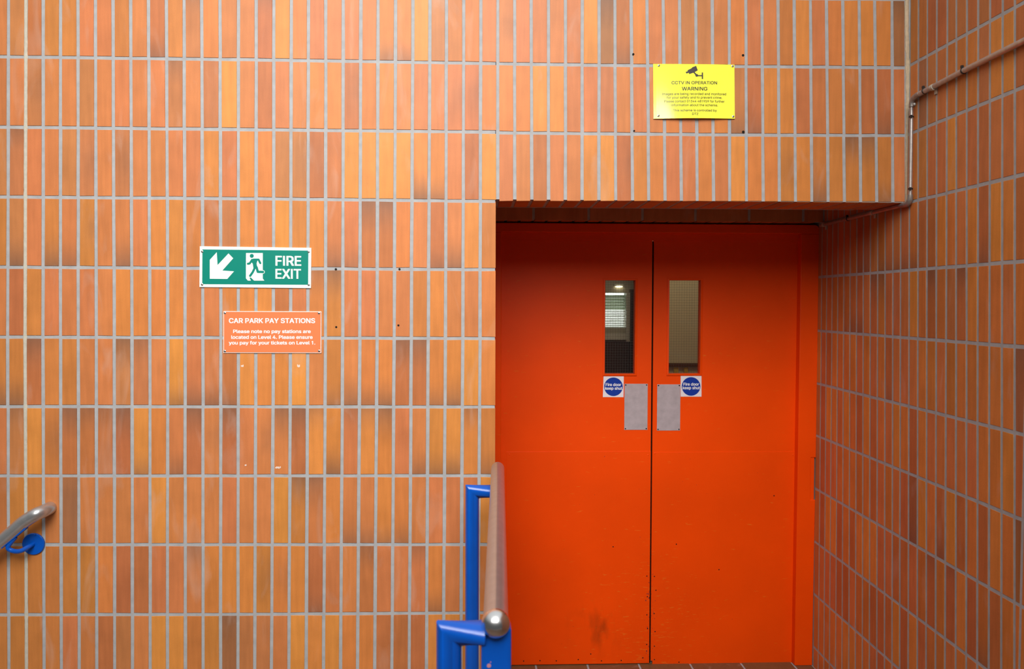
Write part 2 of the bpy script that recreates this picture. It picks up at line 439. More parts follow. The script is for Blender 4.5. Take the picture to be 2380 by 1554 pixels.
CODES = {
 0: 's d r t t s s t s rb t dt o s s rt y o s s s s ob ob y d t o s',
 1: 'r s dm s s d s s s s dt s d y s r s s o o rm o o s s s sm sm o',
 2: 'd dt s s d dm s dm s s s s o s o o d dm rm r y y y y oB ob s r y',
 3: 't dB s tB sb tm s sB s o t t r d o s y t o sB sb rT rT o s rb sB y t',
 4: 's r t s s s s o o o o s s o o o r s tt tT s s s s t o s s o',
 5: 'tB tB rT t t s s dT dt s yb sB sB rb y o o y s tb sB ob oB rT rT ob oB y o',
 6: 's dt y tm rT rt rt rT yb o sb rT sm rT s sm sT rT yt oB st yt oT s sb tb yB ot tb',
 7: 'r t t s nm s s s s y s s s s s s y tT sT o sb sb ob ob s s s s y',
 8: 't t t t t t o r r s s st o o o tm om o rb s s rt s s st ob s o o',
 9: 't t t t s s r d s y y t t nt d d s y y y o o r r r y y t o'}
LCODES = {
 0: 'sm s s s s y nT rb o s s d d s o s s t o s o o o o nt',
 1: 'o o y y s s d s s s o s s o db rb o o r r t t r rb s',
 2: 's s r s s y y rm o o s s o s y o o tm o tB t tT tT tb s'}

wf = MB()
top_z = at(600, -195, 0).z
left_x = -1.62
low_z = at(600, 2230, 0).z
wf.box((left_x, 0.0022, low_z), (XE - 0.0022, 1.0, top_z), 0)                 # left pier, grout body
lint_z = at(1600, 467, 0).z
SOF = 0.25
wf.box((XE, 0.0022, lint_z + 0.0012), (XR + 0.004, SOF, top_z), 0)      # lintel over the recess

def front_quad(xl, xr_, yt, yb):
    """tile corners from four joint lines given as functions; shrunk by half a joint"""
    TL, TR, BR, BL = (at(xl(yt(0)), yt(0), 0), at(xr_(yt(1)), yt(1), 0), at(xr_(yb(1)), yb(1), 0), at(xl(yb(0)), yb(0), 0))
    j = lambda: random.uniform(-0.0008, 0.0008)
    TL += Vector((HG + j(), 0, -HG + j())); TR += Vector((-HG + j(), 0, -HG + j())); BR += Vector((-HG + j(), 0, HG + j())); BL += Vector((HG + j(), 0, HG + j()))
    return TL, TR, BR, BL

def pick(pool='yoostssdtr'):
    return random.choice(pool)
n_left = len(JT)
PX41 = 41.2
def jx(i):
    if i < 0: return lambda y: interp((105, 785, 1430), (JT[0], JM[0], JB[0]), y) + PX41 * i
    return lambda y: interp((105, 785, 1430), (JT[i], JM[i], JB[i]), y)
for r in range(-1, 14):
    codes = CODES.get(r, '').split()
    yt = lambda x, r=r: interp(ROWX, ROWS[r - 1], x)
    yb = lambda x, r=r: interp(ROWX, ROWS[r], x)
    for i in range(-22, n_left + 1):
        code = codes[i] if codes and 0 <= i < len(codes) else pick()
        xl = jx(i - 1)
        xr_ = jx(i) if i < n_left else None
        xm0 = xl(500); xm1 = (xr_(500) if xr_ else 1152)
        if xr_ is None:
            q = front_quad(xl, lambda y: 1151.5, lambda s: yt(xm0 if s == 0 else xm1), lambda s: yb(xm0 if s == 0 else xm1))
            if r <= 2:
                q = front_quad(xl, (lambda y: interp((105, 445), (LT[0], LB[0]), y)), lambda s: yt(xm0 if s == 0 else xm1), lambda s: yb(xm0 if s == 0 else xm1))
            else:
                q[1].x = q[2].x = XE
        else:
            q = front_quad(xl, xr_, lambda s: yt(xm0 if s == 0 else xm1), lambda s: yb(xm0 if s == 0 else xm1))
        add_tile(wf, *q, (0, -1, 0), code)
# lintel courses
for r in range(-1, 3):
    codes = LCODES.get(r, '').split()
    yt = lambda x, r=r: interp(LINX, LROWS[r - 1], x)
    yb = lambda x, r=r: interp(LINX, LROWS[r], x)
    for k in range(len(LT)):
        lx = lambda y, k=k: interp((105, 445), (LT[k], LB[k]), y)
        rx = (lambda y, k=k: interp((105, 445), (LT[k + 1], LB[k + 1]), y)) if k + 1 < len(LT) else (lambda y: interp((0, 465), (2105.5, 2107), y))
        a, b = lx(300), rx(300)
        q = front_quad(lx, rx, lambda s: yt(a if s == 0 else b), lambda s: yb(a if s == 0 else b))
        if r == 2:
            q[2].z -= HG; q[3].z -= HG
        add_tile(wf, *q, (0, -1, 0), codes[k] if codes else pick())
# reveal of the left pier and underside of the lintel
def grid_tiles(mb, org, du, dv, nu, nv, pu, pv, nrm, pool, mi=1, seg=3):
    org, du, dv = Vector(org), Vector(du), Vector(dv)
    for a in range(nu):
        for b in range(nv):
            o = org + du * (a * pu) + dv * (b * pv)
            g = HG
            add_tile(mb, o + du * g + dv * g, o + du * (pu - g) + dv * g, o + du * (pu - g) + dv * (pv - g), o + du * g + dv * (pv - g), nrm, pick(pool), mi, seg=seg)
grid_tiles(wf, (XE - 0.0001, 0.0, lint_z), (0, 1, 0), (0, 0, -1), 13, 11, 0.0648, 0.2615, (1, 0, 0), 'ostsrd')
for k in range(len(LB)):
    xa = at(LB[k], 466, 0).x; xb = at(LB[k + 1], 466, 0).x if k + 1 < len(LB) else XR
    z = lint_z - 0.0008
    add_tile(wf, (xb - HG, 0.004, z), (xa + HG, 0.004, z), (xa + HG, SOF - 0.012, z), (xb - HG, SOF - 0.012, z), (0, 0, -1), pick('odst'), seg=2)
wf.box((XE, SOF - 0.008, lint_z - 0.001), (XR - 0.10, SOF + 0.004, lint_z + 0.02), 0)   # mortar lip at the back edge
wall_front = tag(wf.build('wall_front', [M['grout'], M['tile']]), 'front wall of upright orange clay tiles in grey grout', 'wall', kind='structure')

# --- right wall
RLINES = [(0, 2133.8, 141.2, 2354, 19.3), (1, 2133.8, 302.8, 2358.6, 210.1), (2, 2133.1, 464.9, 2358, 409.9), (3, 1909.7, 643.3, 2358, 608.2), (4, 1908.3, 768.6, 2359, 804.5),
          (5, 1906.9, 892.4, 2358, 1004.7), (6, 1906.9, 1015.5, 2358, 1200), (7, 1904.8, 1140.3, 2357, 1398.4), (8, 1904, 1265.6, 2270, 1537.8), (9, 1904, 1390.2, 2085.9, 1550.8)]
RZ = {}
for r, x0, y0, x1, y1 in RLINES:
    a, b = rw(x0, y0), rw(x1, y1)
    s = (b.z - a.z) / (b.y - a.y)
    RZ[r] = (a.z - s * a.y, s)
PZ = 0.2615
for r in (-1, -2): RZ[r] = (RZ[0][0] - r * PZ, RZ[0][1])
for r in range(10, 13): RZ[r] = (RZ[9][0] - (r - 9) * PZ, RZ[9][1])
RA = [1909.7, 1921.5, 1934.2, 1947.2, 1961, 1975.6, 1991, 2006.4, 2022.6, 2039.7, 2057, 2075, 2092.8, 2112.9, 2133.1, 2153.9, 2175.9, 2199.1, 2221.9, 2246.3, 2272.3, 2299.5, 2328.6, 2358]
RB = [1903.8, 1916.5, 1929.3, 1943.4, 1957.9, 1973.4, 1988.7, 2004.6, 2020.9, 2038.1, 2056, 2073.5, 2091.2, 2111, 2131.9, 2152.6, 2174.6, 2196.8, 2221.2, 2245.5, 2271.3, 2298.2, 2327.2, 2357.6]
RJ = []
for xa, xb in zip(RA, RB):
    a, b = rw(xa, 660), rw(xb, 1300)
    RJ.append(((a.y), (b.y - a.y) / (b.z - a.z), a.z))
def rjy(k, z):
    if k < 0: y0, s, za = RJ[0]; return y0 + s * (z - za) + 0.0648 * (-k)
    if k >= len(RJ): y0, s, za = RJ[-1]; return y0 - 0.0648 * (k - len(RJ) + 1)
    y0, s, za = RJ[k]; return y0 + s * (z - za)
RC = {
 0: 's r s r s r s r s r s o r s t t r r d d r d r r s s',
 1: 's r s o s r s s o o s t s r o n d s t t o d y y r r',
 2: 's s o r s s t s o s r s o s o t s s y s s s s s s s',
 3: 'r r r r s s t rb rb t tb sb sb sb ob r r o o s o rb y y r',
 4: 't t s t t tb sB sB s rT tT s s s y o rT t d rT y o o s o',
 5: 'y s r y o o o s o s o rb s s s o t s t o t o o o nt',
 6: 'd r y y s y o r y r o s y o r y s s s s s o o y r',
 7: 'd r s s o y o t o r s t s r nB y o rB y r o r y o nt',
 8: 't r y y r o r y y y s s r r s t rt t rt y r tb r o o',
 9: 'r s s s r r s t t r r r y r y s t t s o s o s o s',
 10: 't o o o o y y o o s r o s r s o s o s o s o s o s'}
RWEND = 60
w2 = MB()
y_far = 1.0
y_near = rjy(RWEND, 1.0)
w2.box((XR + 0.0010, y_near, -0.05), (XR + 0.35, y_far, top_z), 0)
for r in range(-1, 13):
    codes = RC.get(r, '').split()
    for k in range(0, RWEND + 1):
        def zt(y): return RZ[r - 1][0] + RZ[r - 1][1] * y
        def zb(y): return RZ[r][0] + RZ[r][1] * y
        ym = rjy(k - 1, 1.5)
        zT, zB = zt(ym), zb(ym)
        if zT < -0.02: continue
        yl0, yl1 = rjy(k - 1, zT), rjy(k - 1, zB)      # far edge
        yr0, yr1 = rjy(k, zT), rjy(k, zB)              # near edge
        if k == 0: yl0 = yr0 + 0.0648; yl1 = yr1 + 0.0648
        j = lambda: random.uniform(-0.0008, 0.0008)
        TL = Vector((XR, yl0 - HG + j(), zt(yl0) - HG + j())); TR = Vector((XR, yr0 + HG + j(), zt(yr0) - HG + j()))
        BR = Vector((XR, yr1 + HG + j(), zb(yr1) + HG + j())); BL = Vector((XR, yl1 - HG + j(), zb(yl1) + HG + j()))
        add_tile(w2, TL, TR, BR, BL, (-1, 0, 0), codes[k] if k < len(codes) else pick(), depth=0.0010)
wall_right = tag(w2.build('wall_right', [M['grout'], M['tile']]), 'right side wall of upright orange tiles running past the red doors', 'wall', kind='structure')

# --- beam over the doors with flat-laid tiles, and the hidden ceiling of the recess
YB = 0.79
bz = at(1500, 513.2, YB).z
ob_ = MB()
ob_.box((XE, YB + 0.0022, bz + 0.004), (XR + 0.004, 1.0, top_z), 0)
jj = [1115, 1240.2, 1368.4, 1493.4, 1616.5, 1741.3, 1867, 1990]
for k in range(len(jj) - 1):
    xa, xb = max(at(jj[k], 500, YB).x, XE), min(at(jj[k + 1], 500, YB).x, XR - 0.001)
    for q in range(3):
        z1 = bz + 0.075 * (q + 1); z0 = bz + 0.075 * q
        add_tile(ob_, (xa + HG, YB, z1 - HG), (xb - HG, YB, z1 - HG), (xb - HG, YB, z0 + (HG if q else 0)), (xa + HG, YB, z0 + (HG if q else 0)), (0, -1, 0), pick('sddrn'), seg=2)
x = XE
while x < XR - 0.06:
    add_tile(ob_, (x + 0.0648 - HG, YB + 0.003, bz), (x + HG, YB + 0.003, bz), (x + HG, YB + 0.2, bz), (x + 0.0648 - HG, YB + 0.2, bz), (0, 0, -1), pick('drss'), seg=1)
    x += 0.0648
tag(ob_.build('wall_over_door', [M['grout'], M['tile']]), 'tiled beam right above the orange doors, in the shade', 'wall', kind='structure')
ce = MB(); ce.box((XE, SOF, lint_z + 0.22), (XR, YB, lint_z + 0.27))
tag(ce.build('ceiling', M['greywall']), 'plain ceiling of the door recess behind the lintel', 'ceiling', kind='structure')

# --- floor
fl = MB()
fl.box((0.0, -3.9, -0.16), (XR + 0.35, 1.0, -0.0026), 0)
x0 = at(1246.6, 1550, 0.86).x - 8 * 0.2555
for a in range(0, 15):
    for b in range(0, 36):
        xa = x0 + a * 0.2555; ya = 0.92 - (b + 1) * 0.128
        xe, xs = min(xa + 0.2555, XR), max(xa, 0.0)
        if xe - xs < 0.03: continue
        if ya > -0.02 and xs < XE: xs = max(xs, XE)
        if xe - xs < 0.03: continue
        if ya < 0 and ya + 0.128 > 0 and xs < XE - 0.01: continue
        add_tile(fl, (xs + 0.005, ya + 0.123, 0), (xe - 0.005, ya + 0.123, 0), (xe - 0.005, ya + 0.005, 0), (xs + 0.005, ya + 0.005, 0), (0, 0, 1), 'f', seg=1)
tag(fl.build('floor', [M['grout'], M['tile']]), 'landing paved with brown quarry tiles under the doors', 'floor', kind='structure')
st = MB()
for k in range(6):
    st.box((-0.28 * (k + 1), -1.9, -0.17 * (k + 1) - 0.16), (-0.28 * k, 0.0, -0.17 * (k + 1)))
tag(st.build('floor_steps', M['grout']), 'steps going down to the left of the landing', 'stairs', kind='structure')

# --- sealant joints
def bead(px_path, width, Y, name, material, label, blobs, jit):
    mb = MB()
    ys = [p[1] for p in px_path]; n = int((ys[-1] - ys[0]) / 9)
    pts = []
    for k in range(n + 1):
        y = ys[0] + (ys[-1] - ys[0]) * k / n
        xc = interp(ys, [p[0] for p in px_path], y)
        w = width * (1 + random.uniform(-jit, jit))
        for by in blobs:
            w *= 1 + 0.30 * math.exp(-((y - by) / 6.0) ** 2)
        c = at(xc + random.uniform(-jit, jit) * 2, y, Y)
        pts.append((c, w))
    ring = [(-0.5, 0.006), (-0.42, 0.0), (-0.2, -0.0022), (0.2, -0.0022), (0.42, 0.0), (0.5, 0.006)]
    for k in range(n):
        (c0, w0), (c1, w1) = pts[k], pts[k + 1]
        for q in range(len(ring) - 1):
            a0, d0 = ring[q]; a1, d1 = ring[q + 1]
            mb.face((c1 + Vector((a0 * w1, d0, 0)), c1 + Vector((a1 * w1, d1, 0)), c0 + Vector((a1 * w0, d1, 0)), c0 + Vector((a0 * w0, d0, 0))))
    o = mb.build(name, material, smooth=60)
    return tag(o, label, 'sealant joint', kind='structure')
bead([(59.5, -190), (60, 105), (58, 785), (61, 1430), (63.5, 2200)], 0.0148, 0.0005, 'trim_1', M['sealant'], 'cream sealant line running down the left end of the tiled wall',
     [132, 296, 458, 620, 783, 944, 1105, 1265, 1428], 0.06)
bead([(2109, -155), (2108, 60), (2110.5, 160), (2110.5, 300), (2109.5, 400), (2109.5, 468)], 0.0165, -0.001, 'trim_2', M['sealant_tan'], 'tan sealant line in the corner beside the steel conduit',
     [157], 0.16)

# --- old drill holes and dabs of adhesive left on the front wall
for x, y, r in ((780.5, 625.5, 3.4), (928.5, 625, 3.2), (781.5, 759.8, 3.2), (926, 755.8, 3.2), (1472, 126, 3.4), (1727, 128.5, 3.8), (1474, 304, 2.8), (1727.5, 306.5, 4.2)):
    h = MB(); c = at(x, y, 0); rr = r * 0.00125
    h.lathe(c + Vector((0, 0.003, 0)), (0, -1, 0), [(0.0, rr), (0.0036, rr), (0.0037, rr * 0.55)], 14)
    h.build('drill_hole', M['screw_dark'], wall_front)
for x, y, w, h_ in ((563.5, 850, 7, 6), (695, 850, 8, 7), (572, 1081, 6, 5), (647.5, 1086, 15, 5)):
    h = MB()
    for k in range(int(w / 2.2)):
        a = at(x - w / 2 + k * 2.2, y - h_ / 2 + random.uniform(0, 2), 0); b = at(x - w / 2 + k * 2.2 + 1.6, y + h_ / 2 - random.uniform(0, 2), 0)
        h.box((a.x, -0.0007, a.z), (b.x, 0.0005, b.z))
    h.build('adhesive_residue', M['residue'], wall_front)

# ------------------------------------------------------------------ doors
YL = 0.90                                     # face of the leaves
YF = 0.855                                    # face of the frame
XG = (at(1517, 565, YL).x + at(1511.5, 1540, YL).x) / 2
ZH = at(1515, 559, YL).z
XL0 = at(1160, 900, YL).x
XL1 = (at(1853, 700, YL).x + at(1849, 1500, YL).x) / 2
M['paint'] = paint_material('orange_gloss_paint', XG)

frm = empty('trim_3', (XL1, YF, 0), 'orange painted frame around the pair of doors', 'door frame', kind='structure')
fx1 = at(1896.8, 1060, YF).x
fxm = at(1860.5, 700, YF).x
zt_ = at(1500, 519.5, YF).z
zh1 = at(1500, 541, YF).z
g = MB()
def notch_px(y): return at(1888, y, YF).z
zn0, zn1 = notch_px(1063), notch_px(1161)
xn = at(1884.5, 1100, YF).x
out = [(fxm, zh1), (fx1, zh1), (fx1, zn0), (xn, zn0), (xn, zn1), (fx1 - 0.001, zn1), (fx1 - 0.004, 0.0), (fxm - 0.004, 0.0)]
g.slab([(px_, YF, pz_) for px_, pz_ in out], (0, 0.075, 0))
g.build('jamb', M['paint'], frm, bevel=0.003)
g = MB(); g.box((xn - 0.001, YF + 0.004, zn1 - 0.004), (fx1 - 0.007, YF + 0.07, zn0 + 0.004)); g.build('jamb_cutout', M['paint'], frm)
g = MB(); g.box((at(1853.5, 700, YL).x, YL - 0.012, 0), (fxm + 0.004, YL + 0.06, zh1)); g.build('door_stop', M['paint'], frm)
g = MB(); g.box((XE - 0.12, YF, 0), (at(1164.5, 900, YF).x, YF + 0.075, zh1)); g.build('jamb', M['paint'], frm, bevel=0.003)
g = MB()
rad = 0.022
arc = [(fx1 - rad + rad * math.cos(a), zt_ - rad + rad * math.sin(a)) for a in [math.radians(q) for q in range(0, 91, 15)]]
hp = [(XE - 0.12, zh1), (fx1, zh1)] + arc + [(XE - 0.12, zt_)]
g.slab([(a, YF, b) for a, b in hp][::-1], (0, 0.075, 0))
g.build('head', M['paint'], frm, bevel=0.004)
g = MB(); g.box((XE - 0.05, YL - 0.007, ZH - 0.001), (fxm, YL + 0.001, zh1 + 0.002)); g.build('door_stop', M['paint'], frm)
g = MB(); g.box((XE - 0.12, 0.935, zt_ - 0.03), (XR, 0.999, zt_ + 0.06)); g.build('packing', M['dark'], frm)  # near-black filler, shade above the frame head put in as colour
g = MB(); g.box((fx1 - 0.004, YF + 0.03, 0), (XR + 0.003, 0.999, zt_)); g.build('packing', M['dark'], frm)  # near-black filler painting the shadow gap between jamb and wall

def screw(parent, p, r, nrm=(0, -1, 0), dark=False, name='screw'):
    q = MB(); n = Vector(nrm)
    q.lathe(Vector(p), n, [(-0.001, r), (0.0006, r), (0.0014, r * 0.75), (0.0015, r * 0.30)], 12)
    if not dark:
        q.lathe(Vector(p) + n * 0.0013, n, [(0, r * 0.34), (0.0004, r * 0.34)], 6, 1)
    return q.build(name, [M['screw_dark'] if dark else M['screw'], M['screw_dark']], parent, smooth=50)

def door(name, label, x0, x1, op, kick, screws, plate):
    root = empty(name, ((x0 + x1) / 2, YL, 0), label, 'door', kind='structure')
    zb_ = 0.016
    o0, o1 = at(op[0], op[1], YL), at(op[2], op[3], YL)          # opening, top-left / bottom-right
    T = 0.045
    b = MB()
    b.box((x0, YL, zb_), (o0.x, YL + T, ZH)); b.box((o1.x, YL, zb_), (x1, YL + T, ZH))
    b.box((o0.x, YL, o0.z), (o1.x, YL + T, ZH)); b.box((o0.x, YL, zb_), (o1.x, YL + T, o1.z))
    b.build('leaf', M['paint'], root)
    # bead round the opening
    b = MB(); w = 0.0095
    A = [(o0.x - w, o0.z + w), (o1.x + w, o0.z + w), (o1.x + w, o1.z - w), (o0.x - w, o1.z - w)]
    B = [(o0.x, o0.z), (o1.x, o0.z), (o1.x, o1.z), (o0.x, o1.z)]
    for k in range(4):
        l = (k + 1) % 4
        b.slab([(A[k][0], YL - 0.005, A[k][1]), (A[l][0], YL - 0.005, A[l][1]), (B[l][0], YL - 0.007, B[l][1]), (B[k][0], YL - 0.007, B[k][1])], (0, 0.007, 0))
    b.build('vision_panel_bead', M['paint'], root, bevel=0.0012)
    b = MB(); b.box((o0.x, YL + 0.028, o1.z), (o1.x, YL + 0.034, o0.z))
    gl = b.build('glass', M['glass'], root)
    b = MB(); yw = YL + 0.0275; t = 0.00035
    xx = o0.x + 0.006
    while xx < o1.x:
        b.box((xx - t, yw - t, o1.z), (xx + t, yw + t, o0.z)); xx += 0.0127
    zz = o1.z + 0.005
    while zz < o0.z:
        b.box((o0.x, yw - t, zz - t), (o1.x, yw + t, zz + t)); zz += 0.0127
    b.build('wire_grid', M['wire'], gl)
    # kick plate
    k0, k1 = at(kick[0], kick[1], YL), at(kick[2], kick[3], YL)
    b = MB(); b.box((k0.x, YL - 0.0018, k1.z), (k1.x, YL + 0.001, k0.z))
    kp = b.build('kick_plate', M['paint'], root, bevel=0.0006)
    for x, y, d in screws:
        p = at(x, y, YL - 0.0018)
        if d: screw(kp, p, 0.0030, dark=True)
        else:
            q = MB(); q.lathe(p, (0, -1, 0), [(-0.001, 0.004), (0.0008, 0.004), (0.0015, 0.002)], 12); q.build('screw', M['paint'], kp, smooth=50)
    # push plate
    p0, p1 = at(plate[0], plate[1], YL), at(plate[2], plate[3], YL)
    b = MB(); b.box((p0.x, YL - 0.0016, p1.z), (p1.x, YL + 0.001, p0.z))
    pp = b.build('push_plate', M['plate'], root, bevel=0.0005)
    pp['label'] = 'bare grey metal push plate'
    e = 0.0058
    for sx in (p0.x + e, p1.x - e):
        for sz in (p0.z - e, p1.z + e): screw(pp, (sx, YL - 0.0016, sz), 0.0033, dark=True)
    return root

door('door_1', 'left orange door leaf with a wired glass window showing louvres', XL0, XG - 0.0042, (1406.5, 651, 1475, 868.5), (1177, 1049.5, 1508.5, 1540),
     [(1184, 1056, 0), (1506.5, 1057, 0), (1217, 1535.5, 1), (1255, 1534.6, 1), (1293, 1535, 1), (1344, 1532, 1), (1398, 1535, 1), (1444, 1534, 1), (1494, 1528, 1),
      (1503.5, 1338, 1), (1504.5, 1386, 1), (1503.5, 1428, 1), (1505, 1460, 1), (1503, 1497, 1), (1425, 1270, 1), (1373, 1519, 1)], (1451.5, 891.5, 1504.6, 998.4))
door('door_2', 'right orange door leaf with a wired glass window showing a beige wall', XG + 0.0042, XL1, (1555.5, 651, 1626.5, 868), (1520, 1050.5, 1848.5, 1542),
     [(1522, 1053, 0), (1843.5, 1056.5, 0), (1521, 1532, 1), (1524.5, 1371, 1), (1520.5, 1425, 1), (1522.5, 1467, 1), (1521, 1501, 1), (1521, 1339, 1), (1578, 1538, 1), (1799, 1151.5, 1), (1671, 1323, 1), (1572, 1264, 1)], (1527.5, 892.8, 1580.5, 1000))
# near-black strip painting in the shade of the gap between the leaves
g = MB(); g.box((XG - 0.004, YL + 0.012, 0.001), (XG + 0.004, YL + 0.04, ZH - 0.002))
tag(g.build('trim_4', M['dark']), 'black gap seal between the two orange door leaves', 'seal', kind='structure')

